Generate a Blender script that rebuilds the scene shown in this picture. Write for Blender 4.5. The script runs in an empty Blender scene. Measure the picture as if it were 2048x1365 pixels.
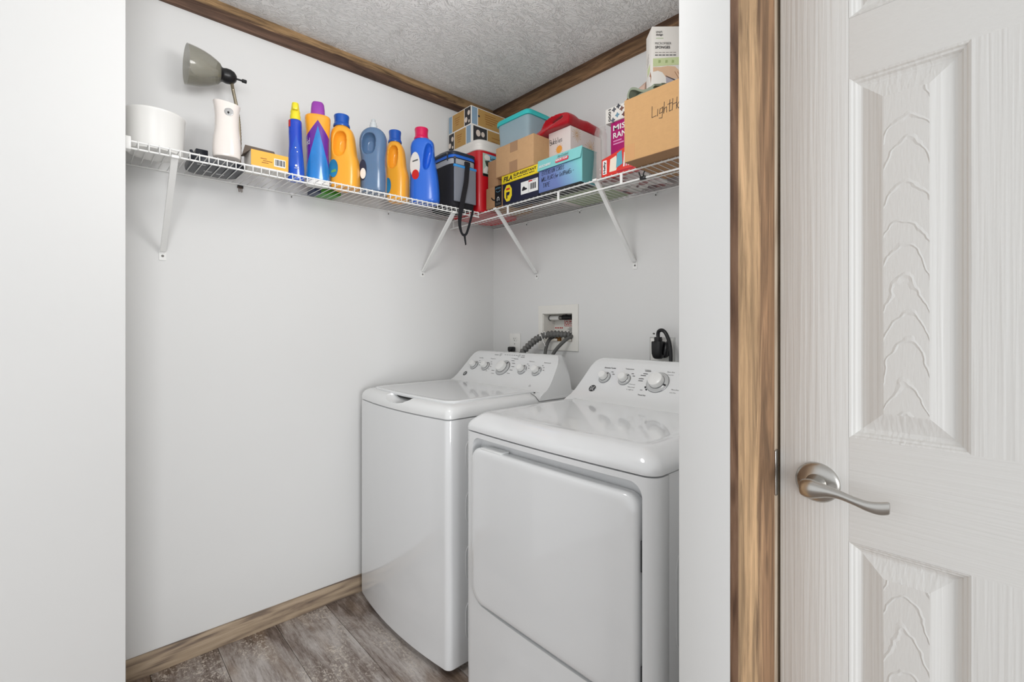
import bpy, bmesh, math, random
from mathutils import Vector, Matrix
random.seed(7)
sc = bpy.context.scene
COL = sc.collection
PI = math.pi
# ------------------------------------------------------------------ camera
CAM = Vector((1.7452, 2.0753, 1.2117))
cam = bpy.data.cameras.new('camera'); camo = bpy.data.objects.new('camera', cam); COL.objects.link(camo)
cam.sensor_fit = 'HORIZONTAL'; cam.sensor_width = 36.0; cam.lens = 16.6137
cam.shift_y = -0.01388; cam.clip_start = 0.02
camo.location = CAM; camo.rotation_euler = (PI/2, 0, math.radians(137.678))
sc.camera = camo
# ------------------------------------------------------------------ world and light
w = bpy.data.worlds.new('world'); sc.world = w; w.use_nodes = True
bg = w.node_tree.nodes['Background']; bg.inputs[0].default_value = (.965, 0.985, 1.0, 1); bg.inputs[1].default_value = .9
def area(name, loc, target, size, power, color=(1, .97, .93), shape='DISK'):
    l = bpy.data.lights.new(name, 'AREA'); l.shape = shape; l.size = size; l.energy = power; l.color = color
    o = bpy.data.objects.new(name, l); COL.objects.link(o); o.location = loc
    o.rotation_euler = (Vector(target) - Vector(loc)).to_track_quat('-Z', 'Y').to_euler()
    return o
def globe(name, loc, radius, power, color=(1, .995, .985)):
    l = bpy.data.lights.new(name, 'POINT'); l.shadow_soft_size = radius; l.energy = power; l.color = color
    o = bpy.data.objects.new(name, l); COL.objects.link(o); o.location = loc; return o
globe('closet_globe_lamp', (1.18, 1.12, 2.02), .14, 12)
area('far_fill_light', (3.2, 8.2, 0.8), (.6, .6, 1.1), 2.2, 165, (.98, .99, 1), 'SQUARE')  # unseen area light added far behind the camera to even out closet brightness
vs = sc.view_settings; vs.view_transform = 'Standard'; vs.look = 'None'; vs.exposure = .08; vs.gamma = 1.0
vs.use_curve_mapping = False

# ------------------------------------------------------------------ helpers: objects
def tag(o, label=None, cat=None, group=None, kind=None):
    if label: o['label'] = label
    if cat: o['category'] = cat
    if group: o['group'] = group
    if kind: o['kind'] = kind
    return o
def thing(name, label, cat, loc=(0, 0, 0), rz=0.0, group=None):
    o = bpy.data.objects.new(name, None); COL.objects.link(o)
    o.empty_display_size = .05; o.location = loc; o.rotation_euler = (0, 0, rz)
    return tag(o, label, cat, group)
def wmat(o):
    m = Matrix.Translation(o.location) @ o.rotation_euler.to_matrix().to_4x4()
    return wmat(o.parent) @ m if o.parent else m
def link(name, me, mat, parent=None, local=False, smooth=None):
    if mat is not None:
        me.materials.clear(); me.materials.append(mat)
    o = bpy.data.objects.new(name, me); COL.objects.link(o)
    if parent is not None:
        o.parent = parent
        if not local: me.transform(wmat(parent).inverted())
    if smooth is not None:
        me.shade_smooth(); me.set_sharp_from_angle(angle=math.radians(smooth))
    return o
def bm_mesh(bm, name='m'):
    bmesh.ops.recalc_face_normals(bm, faces=bm.faces[:])
    me = bpy.data.meshes.new(name); bm.to_mesh(me); bm.free(); return me
class MB:
    def __init__(s): s.v = []; s.f = []
    def add(s, vs_, fs_):
        n = len(s.v); s.v += [tuple(p) for p in vs_]; s.f += [tuple(i + n for i in q) for q in fs_]; return s
    def box(s, x0, x1, y0, y1, z0, z1):
        return s.add([(x0,y0,z0),(x1,y0,z0),(x1,y1,z0),(x0,y1,z0),(x0,y0,z1),(x1,y0,z1),(x1,y1,z1),(x0,y1,z1)],
                     [(0,3,2,1),(4,5,6,7),(0,1,5,4),(1,2,6,5),(2,3,7,6),(3,0,4,7)])
    def rings(s, rs, cap0=True, cap1=True, closed=True):
        n = len(rs[0]); b = len(s.v)
        for r in rs: s.v += [tuple(p) for p in r]
        for i in range(len(rs) - 1):
            for j in range(n if closed else n - 1):
                a, c = b + i*n + j, b + i*n + (j+1) % n
                s.f.append((a, c, c + n, a + n))
        if cap0: s.f.append(tuple(b + j for j in reversed(range(n))))
        if cap1: s.f.append(tuple(b + (len(rs)-1)*n + j for j in range(n)))
        return s
    def tube(s, path, r, seg=8, cap=True, closed=False, flat=None):
        P = [Vector(p) for p in path]; n = len(P); rs = []
        up = None
        for i in range(n):
            if closed: t = P[(i+1) % n] - P[i-1]
            else: t = P[min(i+1, n-1)] - P[max(i-1, 0)]
            t.normalize()
            if up is None:
                up = Vector((0,0,1)) if abs(t.z) < .9 else Vector((1,0,0))
            a = (up - t * up.dot(t)).normalized(); bq = t.cross(a); up = a
            ri = r[i] if isinstance(r, (list, tuple)) else r
            ra, rb = (ri if not isinstance(ri, tuple) else ri[0]), (ri if not isinstance(ri, tuple) else ri[1])
            rs.append([P[i] + a*ra*math.cos(2*PI*k/seg) + bq*rb*math.sin(2*PI*k/seg) for k in range(seg)])
        if closed: rs.append(rs[0]); cap = False
        return s.rings(rs, cap, cap)
    def lathe(s, prof, c=(0,0,0), axis=(0,0,1), seg=24, cap0=True, cap1=True):
        ax = Vector(axis).normalized(); u = ax.orthogonal().normalized(); v2 = ax.cross(u); c = Vector(c)
        return s.rings([[c + ax*h + (u*math.cos(2*PI*k/seg) + v2*math.sin(2*PI*k/seg))*max(r, 1e-5) for k in range(seg)] for r, h in prof], cap0, cap1)
    def poly(s, pts): return s.add(pts, [tuple(range(len(pts)))])
    def slab(s, pts, n, t):
        n = Vector(n).normalized()*t; a = [Vector(p) for p in pts]; b2 = [p + n for p in a]
        return s.rings([a, b2])
    def mesh(s, name='m'):
        me = bpy.data.meshes.new(name); me.from_pydata([tuple(p) for p in s.v], [], s.f); me.update()
        bm = bmesh.new(); bm.from_mesh(me); bmesh.ops.recalc_face_normals(bm, faces=bm.faces[:]); bm.to_mesh(me); bm.free()
        return me
    def build(s, name, mat, parent=None, local=False, smooth=None, bevel=0, seg=2, ang=30):
        me = s.mesh(name)
        if bevel:
            bm = bmesh.new(); bm.from_mesh(me)
            ed = [e for e in bm.edges if len(e.link_faces) == 2 and e.calc_face_angle(0) > math.radians(ang)]
            bmesh.ops.bevel(bm, geom=ed, offset=bevel, segments=seg, profile=.5, affect='EDGES', clamp_overlap=True)
            bm.to_mesh(me); bm.free()
            if smooth is None: smooth = 40
        return link(name, me, mat, parent, local, smooth)
def struct(o): o['kind'] = 'structure'; return o
def sup(rx, ry, n, k, seg):
    t = 2*PI*k/seg; c, s_ = math.cos(t), math.sin(t); e = 2.0/n
    return (math.copysign(abs(c)**e, c)*rx, math.copysign(abs(s_)**e, s_)*ry)
def loft(secs, seg=32):
    """sections (z, cx, cy, rx, ry, exponent) -> MB of stacked superellipses"""
    m = MB(); rs = []
    for z, cx, cy, rx, ry, n in secs:
        rs.append([(cx + p[0], cy + p[1], z) for p in (sup(rx, ry, n, k, seg) for k in range(seg))])
    return m.rings(rs)
def interp(keys, n):
    """smooth resample of key sections"""
    out = []
    ks = [list(k) for k in keys]
    for i in range(len(ks) - 1):
        p0, p1, p2, p3 = ks[max(i-1,0)], ks[i], ks[i+1], ks[min(i+2,len(ks)-1)]
        for j in range(n):
            t = j/n; row = []
            for a, b, c, d in zip(p0, p1, p2, p3):
                m1, m2 = (c-a)/2, (d-b)/2
                row.append((2*t**3-3*t*t+1)*b + (t**3-2*t*t+t)*m1 + (-2*t**3+3*t*t)*c + (t**3-t*t)*m2)
            out.append(row)
    out.append(ks[-1]); return out
def rrect(a0, a1, b0, b1, r, seg=6):
    """rounded rectangle outline in 2D; r may be one radius or four (a0b0, a1b0, a1b1, a0b1)"""
    if not isinstance(r, (list, tuple)): r = (r,)*4
    out = []
    for (ca, cb, rr, st) in ((a0+r[0], b0+r[0], r[0], PI), (a1-r[1], b0+r[1], r[1], 1.5*PI), (a1-r[2], b1-r[2], r[2], 0), (a0+r[3], b1-r[3], r[3], .5*PI)):
        for k in range(seg+1):
            t = st + .5*PI*k/seg; out.append((ca + rr*math.cos(t), cb + rr*math.sin(t)))
    return out
def evaluated(o):
    dg = bpy.context.evaluated_depsgraph_get(); dg.update()
    me = bpy.data.meshes.new_from_object(o.evaluated_get(dg))
    return me
def boolean(me_a, me_b, voxel=0, smooth_it=0):
    a = bpy.data.objects.new('tmp_a', me_a); b = bpy.data.objects.new('tmp_b', me_b)
    COL.objects.link(a); COL.objects.link(b)
    m = a.modifiers.new('b', 'BOOLEAN'); m.operation = 'DIFFERENCE'; m.solver = 'EXACT'; m.object = b
    if voxel:
        r = a.modifiers.new('r', 'REMESH'); r.mode = 'VOXEL'; r.voxel_size = voxel; r.use_smooth_shade = True
    if smooth_it:
        q = a.modifiers.new('s', 'SMOOTH'); q.iterations = smooth_it; q.factor = .5
    me = evaluated(a)
    bpy.data.objects.remove(a); bpy.data.objects.remove(b)
    return me
def text(name, s, o, u, v, h, mat, parent, width=None, lift=.0004, shear=0, bold=0, align='LEFT'):
    """flat lettering: o = lower left corner (world), u = reading direction, v = up direction"""
    cu = bpy.data.curves.new('t', 'FONT'); cu.body = s; cu.size = 1; cu.shear = shear; cu.offset = bold; cu.resolution_u = 2
    ob = bpy.data.objects.new('t', cu); COL.objects.link(ob)
    me = evaluated(ob); bpy.data.objects.remove(ob); bpy.data.curves.remove(cu)
    if not len(me.vertices): return None
    xs = [p.co.x for p in me.vertices]; ys = [p.co.y for p in me.vertices]
    x0, x1, y0, y1 = min(xs), max(xs), min(ys), max(ys)
    sy = h / (y1 - y0); sx = (width/(x1-x0)) if width else sy
    o, u, v = Vector(o), Vector(u).normalized(), Vector(v).normalized(); n = u.cross(v)
    off = -(x1-x0)*sx/2 if align == 'CENTER' else 0
    for p in me.vertices:
        q = o + u*((p.co.x - x0)*sx + off) + v*((p.co.y - y0)*sy) + n*lift; p.co = q
    return link(name, me, mat, parent)
def decal(name, pts2, o, u, v, mat, parent, t=.0003):
    """flat printed patch: 2D outline in the frame (o, u, v)"""
    o, u, v = Vector(o), Vector(u).normalized(), Vector(v).normalized(); n = u.cross(v)
    m = MB(); m.slab([o + u*a + v*b for a, b in pts2], n, t)
    return m.build(name, mat, parent)
def rect(a0, a1, b0, b1): return [(a0,b0),(a1,b0),(a1,b1),(a0,b1)]
def disc(ca, cb, r, seg=16, ry=None): return [(ca + r*math.cos(2*PI*k/seg), cb + (ry or r)*math.sin(2*PI*k/seg)) for k in range(seg)]
# single stroke handwriting
GL = {'L':[[(0,1),(.05,0),(.6,.05)]],'i':[[(.2,.6),(.2,0)]],'g':[[(.5,.55),(.15,.5),(.1,.1),(.5,.15),(.5,.6),(.45,-.35),(.1,-.3)]],'h':[[(.1,1),(.1,0),(.15,.4),(.4,.5),(.45,0)]],
 't':[[(.25,1),(.25,0),(.5,.05)],[(0,.65),(.55,.68)]],'H':[[(.05,1),(.05,0)],[(.55,1),(.55,0)],[(.05,.5),(.55,.55)]],'o':[[(.3,.55),(.05,.3),(.25,0),(.5,.25),(.3,.55),(.55,.5)]],'u':[[(.05,.55),(.1,.05),(.4,.1),(.5,.55),(.5,0)]],
 's':[[(.45,.5),(.15,.5),(.1,.3),(.45,.2),(.35,0),(.05,.05)]],'e':[[(.05,.25),(.5,.3),(.4,.55),(.1,.45),(.1,.05),(.5,.05)]],'B':[[(.05,0),(.05,1),(.5,.9),(.4,.55),(.05,.5),(.55,.4),(.5,.05),(.05,0)]],'b':[[(.05,1),(.05,0),(.45,.05),(.45,.45),(.05,.45)]],'l':[[(.2,1),(.2,0)]],
 'E':[[(.55,1),(.05,1),(.05,0),(.55,0)],[(.05,.5),(.45,.52)]],'X':[[(0,1),(.55,0)],[(.55,1),(0,0)]],'T':[[(0,1),(.6,1)],[(.3,1),(.28,0)]],'N':[[(.05,0),(.08,1),(.5,0),(.52,1)]],'S':[[(.5,.9),(.2,1),(.08,.75),(.45,.4),(.4,.05),(.05,.05)]],
 'I':[[(.25,1),(.25,0)]],'O':[[(.3,1),(.05,.6),(.2,.02),(.5,.2),(.5,.8),(.3,1)]],'C':[[(.55,.85),(.25,1),(.05,.5),(.25,0),(.55,.1)]],'R':[[(.05,0),(.05,1),(.5,.85),(.4,.5),(.05,.48),(.55,0)]],'D':[[(.05,0),(.05,1),(.45,.8),(.5,.3),(.05,0)]],
 'W':[[(0,1),(.15,0),(.3,.6),(.45,0),(.6,1)]],'A':[[(0,0),(.28,1),(.55,0)],[(.12,.4),(.45,.42)]],'P':[[(.05,0),(.05,1),(.5,.9),(.45,.5),(.05,.45)]],'U':[[(.05,1),(.08,.1),(.4,.05),(.5,1)]],'G':[[(.5,.85),(.2,1),(.05,.4),(.3,0),(.5,.4),(.3,.4)]],
 'f':[[(.5,.95),(.25,.9),(.22,-.2)],[(.05,.5),(.45,.52)]],'r':[[(.1,.55),(.1,0),(.12,.4),(.45,.55)]],'-':[[(.05,.4),(.5,.42)]],' ':[]}
def handwriting(name, s, o, u, v, h, mat, parent, adv=.68, th=.0016, jit=.05, lift=.0005):
    o, u, v = Vector(o), Vector(u).normalized(), Vector(v).normalized(); n = u.cross(v); m = MB(); x = 0
    for ch in s:
        dy = random.uniform(-jit, jit)
        for st in GL.get(ch, []):
            pts = [o + u*((x + a)*h*.8 + b*h*.12) + v*((b + dy)*h) + n*lift for a, b in st]
            for p, q in zip(pts[:-1], pts[1:]):
                d = (q - p); 
                if d.length < 1e-6: continue
                d.normalize(); e = n.cross(d)*th*.5
                m.slab([p - d*th*.3 - e, q + d*th*.3 - e, q + d*th*.3 + e, p - d*th*.3 + e], n, .0002)
        x += adv if ch not in 'iIl ' else adv*.65
    return m.build(name, mat, parent)

# ------------------------------------------------------------------ helpers: materials
class NT:
    def __init__(s, name):
        s.m = bpy.data.materials.new(name); s.m.use_nodes = True; s.t = s.m.node_tree
        s.b = s.t.nodes['Principled BSDF']; s.out = s.t.nodes['Material Output']
    def n(s, kind, **kw):
        nd = s.t.nodes.new('ShaderNode' + kind)
        for k, val in kw.items():
            if hasattr(nd, k): setattr(nd, k, val)
            else: nd.inputs[k.replace('_', ' ')].default_value = val
        return nd
    def l(s, a, b): s.t.links.new(a, b)
    def coord(s, scale=(1,1,1), kind='Object', loc=(0,0,0), rot=(0,0,0)):
        c = s.n('TexCoord'); mp = s.n('Mapping'); mp.inputs['Scale'].default_value = scale
        mp.inputs['Location'].default_value = loc; mp.inputs['Rotation'].default_value = rot
        s.l(c.outputs[kind], mp.inputs[0]); return mp.outputs[0]
    def noise(s, vec, scale, detail=4, rough=.55, dist=0, typ=None):
        nd = s.n('TexNoise', Scale=scale, Detail=detail, Roughness=rough, Distortion=dist)
        if typ: nd.noise_type = typ
        if vec is not None: s.l(vec, nd.inputs['Vector'])
        return nd.outputs['Fac']
    def ramp(s, fac, stops, interp_='LINEAR'):
        r = s.n('ValToRGB'); r.color_ramp.interpolation = interp_; e = r.color_ramp.elements
        while len(e) > 1: e.remove(e[-1])
        e[0].position = stops[0][0]; e[0].color = (*stops[0][1], 1)
        for p, c in stops[1:]:
            q = e.new(p); q.color = (*c, 1)
        s.l(fac, r.inputs[0]); return r.outputs[0]
    def mix(s, f, a, b, mode='MIX'):
        m = s.n('Mix', data_type='RGBA', blend_type=mode)
        for sock, val in ((m.inputs[0], f), (m.inputs[6], a), (m.inputs[7], b)):
            if hasattr(val, 'is_output') or isinstance(val, bpy.types.NodeSocket): s.l(val, sock)
            elif isinstance(val, (int, float)): sock.default_value = val
            else: sock.default_value = (*val, 1)
        return m.outputs[2]
    def math(s, op, a, b=0.0, c=None):
        m = s.n('Math', operation=op)
        for i, val in enumerate((a, b) if c is None else (a, b, c)):
            if isinstance(val, bpy.types.NodeSocket): s.l(val, m.inputs[i])
            else: m.inputs[i].default_value = val
        return m.outputs[0]
    def bump(s, h, strength=.3, dist=.002):
        b = s.n('Bump', Strength=strength, Distance=dist); s.l(h, b.inputs['Height']); s.l(b.outputs[0], s.b.inputs['Normal'])
    def col(s, c):
        if isinstance(c, bpy.types.NodeSocket): s.l(c, s.b.inputs['Base Color'])
        else: s.b.inputs['Base Color'].default_value = (*c, 1)
    def set(s, **kw):
        for k, val in kw.items(): s.b.inputs[k.replace('_', ' ')].default_value = val
        return s
def srgb(r, g, b):
    f = lambda c: (c/255/12.92) if c/255 <= .04045 else ((c/255+.055)/1.055)**2.4
    return (f(r), f(g), f(b))
MC = {}
def plain(name, rgb, rough=.5, metal=0, coat=0, var=.06, bump=0, bscale=300, trans=0, ior=1.45, alpha=1, sub=0, spec=.5):
    """solid colour with a faint procedural mottling"""
    if name in MC: return MC[name]
    t = NT(name); c = srgb(*rgb)
    if var and not trans:
        f = t.noise(t.coord(), 14, 3)
        t.col(t.mix(f, tuple(x*(1-var) for x in c), tuple(min(1, x*(1+var)) for x in c)))
    else: t.col(c)
    t.set(Roughness=rough, Metallic=metal, Coat_Weight=coat, Transmission_Weight=trans, IOR=ior, Alpha=alpha, Specular_IOR_Level=spec)
    if coat: t.set(Coat_Roughness=.08)
    if sub: t.set(Subsurface_Weight=sub); t.b.inputs['Subsurface Scale'].default_value = .01
    if bump: t.bump(t.noise(t.coord(), bscale, 3), bump, .001)
    MC[name] = t.m; return t.m
def wood(name, stops, axis, scale=1.0, rough=.6, streak=None, seed=0.0):
    """grain running along axis 0/1/2 with growth rings, streaks, knots and saw marks"""
    t = NT(name)
    sc_ = [22*scale]*3; sc_[axis] = 1.6*scale
    v = t.coord(tuple(sc_), loc=(seed, seed*1.7, seed*.6))
    n1 = t.noise(v, 1.0, 8, .62, 1.2)
    sc2 = [60*scale]*3; sc2[axis] = 3.0*scale
    n2 = t.noise(t.coord(tuple(sc2), loc=(seed, 0, seed)), 2.2, 6, .7, .6)
    sc3 = [7*scale]*3; sc3[axis] = .9*scale
    wv = t.n('TexWave', Scale=1.6, Distortion=9.0, Detail=4.0); wv.inputs['Detail Scale'].default_value = 1.2; wv.wave_type = 'BANDS'; wv.bands_direction = 'DIAGONAL'
    t.l(t.coord(tuple(sc3), loc=(seed, seed, seed)), wv.inputs['Vector'])
    f = t.math('ADD', t.math('MULTIPLY', n1, .62), t.math('ADD', t.math('MULTIPLY', n2, .24), t.math('MULTIPLY', wv.outputs['Fac'], .14)))
    c = t.ramp(f, stops)
    # dark knots and stains
    sck = [9*scale]*3; sck[axis] = 3.2*scale
    vo = t.n('TexVoronoi', Scale=1.0); t.l(t.coord(tuple(sck), loc=(seed*2, .3, seed)), vo.inputs['Vector'])
    k = t.ramp(vo.outputs['Distance'], [(0.0, (1,1,1)), (.07, (.75,.75,.75)), (.16, (0,0,0))])
    c = t.mix(t.math('MULTIPLY', k, .55), c, stops[0][1], 'MIX')
    t.col(c); t.set(Roughness=rough, Specular_IOR_Level=.3); t.bump(f, .25, .002)
    MC[name] = t.m; return t.m
# ------------------------------------------------------------------ surface materials
def wall_mat(name, rgb):
    t = NT(name); c = srgb(*rgb); f = t.noise(t.coord(), 3, 3)
    t.col(t.mix(f, tuple(x*.985 for x in c), tuple(x*1.01 for x in c))); t.set(Roughness=.55, Specular_IOR_Level=.3)
    t.bump(t.noise(t.coord(), 220, 2), .05, .0006); return t.m
M_WALL = wall_mat('wall_paint', (229, 229, 228))
def ceil_mat():
    t = NT('ceiling_texture'); t.col(srgb(240, 240, 239)); t.set(Roughness=.6, Specular_IOR_Level=.35)
    v = t.coord()
    warp = t.n('TexNoise', Scale=9.0, Detail=2.0); t.l(v, warp.inputs['Vector'])
    vm = t.n('VectorMath', operation='MULTIPLY_ADD'); t.l(warp.outputs['Color'], vm.inputs[0]); vm.inputs[1].default_value = (.12, .12, .12); t.l(v, vm.inputs[2])
    mp = t.n('Mapping'); mp.inputs['Scale'].default_value = (1.0, 2.4, 1.0); mp.inputs['Rotation'].default_value = (0, 0, .7); t.l(vm.outputs[0], mp.inputs[0])
    n1 = t.noise(mp.outputs[0], 46, 2, .5, 1.6)
    h = t.ramp(n1, [(.50, (0,0,0)), (.62, (1,1,1)), (.72, (.7,.7,.7))])
    t.bump(h, .8, .0035); return t.m
M_CEIL = ceil_mat()
def two_tone(name, dark, light, axis, zsplit, span, dark_low, seed, con=.55, wob=3.4):
    """rustic board: a dark sawn streak and a lighter streak running along the grain"""
    t = NT(name)
    s1 = [26]*3; s1[axis] = 2.2
    n1 = t.noise(t.coord(tuple(s1), loc=(seed, seed, seed)), 1, 8, .65, 1)
    s2 = [90]*3; s2[axis] = 7
    n2 = t.noise(t.coord(tuple(s2), loc=(seed,)*3), 1, 4, .7)
    sp = t.n('SeparateXYZ'); c = t.n('TexCoord'); t.l(c.outputs['Object'], sp.inputs[0])
    d = t.math('DIVIDE', t.math('SUBTRACT', sp.outputs['XYZ'.index('Z')] if axis != 2 else sp.outputs[0], zsplit), span)
    d = t.math('ADD', d, t.math('MULTIPLY', t.math('SUBTRACT', n1, .5), wob))
    k = t.ramp(d, [(.0, (0,0,0) if dark_low else (1,1,1)), (.35, (1,1,1) if dark_low else (0,0,0))])
    a = t.ramp(n1, [(.36, tuple(x*.5 for x in srgb(*dark))), (.5, srgb(*dark)), (.66, tuple(min(1, x*1.7) for x in srgb(*dark)))])
    b = t.ramp(n1, [(.36, tuple(x*.55 for x in srgb(*light))), (.5, srgb(*light)), (.66, tuple(min(1, x*1.35) for x in srgb(*light)))])
    col = t.mix(k, a, b)
    # fine grain and cross sawn marks
    col = t.mix(t.math('MULTIPLY', t.ramp(n2, [(.46, (0,0,0)), (.62, (1,1,1))]), con), col, tuple(x*.5 for x in srgb(*dark)))
    vo = t.n('TexVoronoi', Scale=1.0); sk = [11]*3; sk[axis] = 4.0
    t.l(t.coord(tuple(sk), loc=(seed*2, .3, seed)), vo.inputs['Vector'])
    kn = t.ramp(vo.outputs['Distance'], [(.0, (1,1,1)), (.06, (.8,.8,.8)), (.13, (0,0,0))])
    col = t.mix(t.math('MULTIPLY', kn, .6), col, tuple(x*.4 for x in srgb(*dark)))
    t.col(col); t.set(Roughness=.62, Specular_IOR_Level=.3); t.bump(t.math('ADD', n1, n2), .22, .0015); return t.m
M_CROWN_L = two_tone('crown_wood_left', (98, 74, 60), (158, 128, 92), 0, 2.398, .03, True, 1.0)
M_CROWN_B = two_tone('crown_wood_back', (84, 62, 46), (134, 103, 74), 1, 2.412, .03, False, 3.1)
M_CASE = two_tone('casing_wood', (150, 117, 88), (194, 160, 122), 2, .868, .07, True, 5.2, .3, 1.6)
M_CASE_EDGE = wood('casing_edge_wood', [(.3, srgb(78, 55, 42)), (.5, srgb(122, 92, 72)), (.7, srgb(150, 120, 98))], 2, 2.0, .65, seed=8)
M_BASE = wood('baseboard_wood', [(.36, srgb(112, 98, 88)), (.44, srgb(142, 124, 107)), (.50, srgb(164, 145, 124)), (.56, srgb(178, 158, 134)), (.66, srgb(190, 170, 148))], 0, 1.3, .6, seed=2.3)
def floor_mat():
    t = NT('weathered_plank')
    oi = t.n('ObjectInfo'); v0 = t.coord(kind='Object')
    off = t.n('Combine'+'XYZ'); t.l(t.math('MULTIPLY', oi.outputs['Random'], 37.0), off.inputs[0]); t.l(t.math('MULTIPLY', oi.outputs['Random'], 91.0), off.inputs[1])
    ad = t.n('VectorMath', operation='ADD'); t.l(v0, ad.inputs[0]); t.l(off.outputs[0], ad.inputs[1]); v = ad.outputs[0]
    def mp(s):
        m = t.n('Mapping'); m.inputs['Scale'].default_value = s; t.l(v, m.inputs[0]); return m.outputs[0]
    big = t.noise(mp((1, .35, 1)), 7, 5, .6, .6)
    gr = t.noise(mp((9, .8, 1)), 9, 7, .68, .6)
    fine = t.noise(mp((40, 4, 1)), 10, 4, .7)
    f = t.math('ADD', t.math('MULTIPLY', big, .55), t.math('ADD', t.math('MULTIPLY', gr, .3), t.math('MULTIPLY', fine, .15)))
    c = t.ramp(f, [(.38, srgb(82, 68, 60)), (.45, srgb(122, 108, 100)), (.51, srgb(158, 147, 140)), (.58, srgb(190, 182, 177)), (.66, srgb(212, 206, 202))])
    # tan patches
    tan = t.ramp(t.noise(mp((2, .5, 1)), 5, 3), [(.5, (0,0,0)), (.7, (1,1,1))])
    c = t.mix(t.math('MULTIPLY', tan, .4), c, srgb(160, 134, 106))
    # flaking white paint
    fl = t.noise(mp((1.0, .75, 1)), 85, 5, .75, .9); area_ = t.noise(mp((1, .5, 1)), 6, 2)
    k = t.math('MULTIPLY', t.ramp(fl, [(.53, (0,0,0)), (.57, (1,1,1))]), t.ramp(area_, [(.47, (0,0,0)), (.58, (1,1,1))]))
    c = t.mix(t.math('MULTIPLY', k, .85), c, srgb(216, 206, 194))
    # dark specks and grain lines
    dk = t.ramp(t.noise(mp((14, 2, 1)), 12, 6, .78), [(.56, (0,0,0)), (.66, (1,1,1))])
    c = t.mix(t.math('MULTIPLY', dk, .5), c, srgb(58, 46, 40))
    t.col(c); t.set(Roughness=.5, Specular_IOR_Level=.35); t.bump(f, .15, .001); return t.m
M_FLOOR = floor_mat()
M_JOINT = plain('joint_dark', (52, 42, 36), .8)
M_WIRE = plain('white_vinyl_wire', (240, 240, 238), .35, coat=.2, var=.02)
M_SCREW = plain('screw_steel', (120, 118, 114), .35, metal=.8)
M_WHITE = plain('white_plastic', (238, 237, 234), .35, var=.02)
M_BLACK = plain('black_plastic', (24, 24, 26), .35, var=.1)
M_INK = plain('black_ink', (30, 28, 34), .6, var=0)
M_GREYINK = plain('grey_ink', (96, 96, 96), .6, var=0)

# ------------------------------------------------------------------ setting
CH = 2.44; XS = 1.6535; YS = .36; XE = .967; YP0, YP1 = 1.657, 1.747; XD = .79; EX = 3.9; EY = 3.9
fl = struct(MB().box(-.12, EX, -.12, EY, -.05, -.006).build('floor', M_JOINT))
cols = []
x = 1.366 - .203*7
k = 0
while x < EX:
    ya = {7: .135, 8: .75}.get(k, random.uniform(.62, 1.1) if k != 6 else .9)
    if k == 7: seams = [0.0, .135, 1.355, 2.575, EY]
    else: seams = [0.0] + [ya + 1.22*i for i in range(4) if ya + 1.22*i < EY - .05] + [EY]
    for a, b in zip(seams[:-1], seams[1:]):
        xa, xb = max(x, -.02), min(x + .203, EX)
        if xb - xa > .02:
            MB().box(xa + .0006, xb - .0006, a + .0006, b - .0006, -.006, 0).build('plank', M_FLOOR, fl, bevel=.0008, seg=1)
    x += .203; k += 1
struct(MB().box(-.12, EX, -.12, EY, CH, CH + .08).build('ceiling', M_CEIL))
struct(MB().box(-.12, XS + .1, -.12, 0, 0, CH).build('wall_left', M_WALL))
BY0, BY1, BZ0, BZ1 = .398, .593, 1.137, 1.278      # recess of the washer outlet box
mw = MB(); mw.box(-.12, 0, 0, BY0, 0, CH); mw.box(-.12, 0, BY1, YP0, 0, CH); mw.box(-.12, 0, BY0, BY1, 0, BZ0); mw.box(-.12, 0, BY0, BY1, BZ1, CH); mw.box(-.12, -.085, BY0, BY1, BZ0, BZ1)
struct(mw.build('wall_back', M_WALL))
struct(MB().box(-.12, XE, YP0, YP1, 0, CH).build('wall_right', M_WALL, bevel=.002))
struct(MB().box(XS, EX, -.12, YS, 0, CH).build('wall_front', M_WALL, bevel=.002))
# wall that holds the door, plus an unseen panel added behind it to block light
md = MB(); md.box(XD - .11, XD - .004, 2.395, EY, 0, CH); md.box(XD - .11, XD - .004, YP1, 2.395, 2.05, CH); md.box(XD - .11, XD - .037, YP1, 2.395, 0, 2.05)
struct(md.build('wall_door', M_WALL))
# crown boards and baseboard
def trim(n, m, mat): return struct(m.build(n, mat, bevel=.0015))
trim('trim_1', MB().box(0, XS, 0, .018, 2.366, CH), M_CROWN_L)
trim('trim_2', MB().box(0, .018, .018, YP0, 2.366, CH), M_CROWN_B)
trim('baseboard_left', MB().box(0.0, XS, 0, .014, 0, .076), M_BASE)
trim('baseboard_back', MB().box(0.0, .014, .014, YP0, 0, .076), wood('baseboard_back_wood', [(.3, srgb(92, 76, 64)), (.5, srgb(160, 138, 114)), (.7, srgb(190, 168, 142))], 1, .9, .6, seed=4))
# door casing board on the partition end: broad face and rough sawn edge
cs = trim('trim_3', MB().box(.805, XE - .001, YP1, YP1 + .012, 0, CH), M_CASE)
tag(MB().box(XE - .001, XE, YP1, YP1 + .012, 0, CH).build('board_edge', M_CASE_EDGE, cs), 'darker rough-sawn edge of the casing board')
M_JAMB = wood('jamb_wood', [(.3, srgb(150, 128, 108)), (.5, srgb(196, 180, 160)), (.7, srgb(210, 196, 178))], 2, 1.5, .6, seed=9)
jb = trim('trim_4', MB().box(XD - .038, .8048, YP1 + .0002, YP1 + .0105, 0, 2.05), M_JAMB)
M_NICKEL = NT('satin_nickel'); M_NICKEL.set(Metallic=1, Roughness=.28); M_NICKEL.col(srgb(196, 194, 190))
M_NICKEL.bump(M_NICKEL.noise(M_NICKEL.coord((1, 1, 30)), 60, 3), .05, .0005); M_NICKEL = M_NICKEL.m
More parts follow.
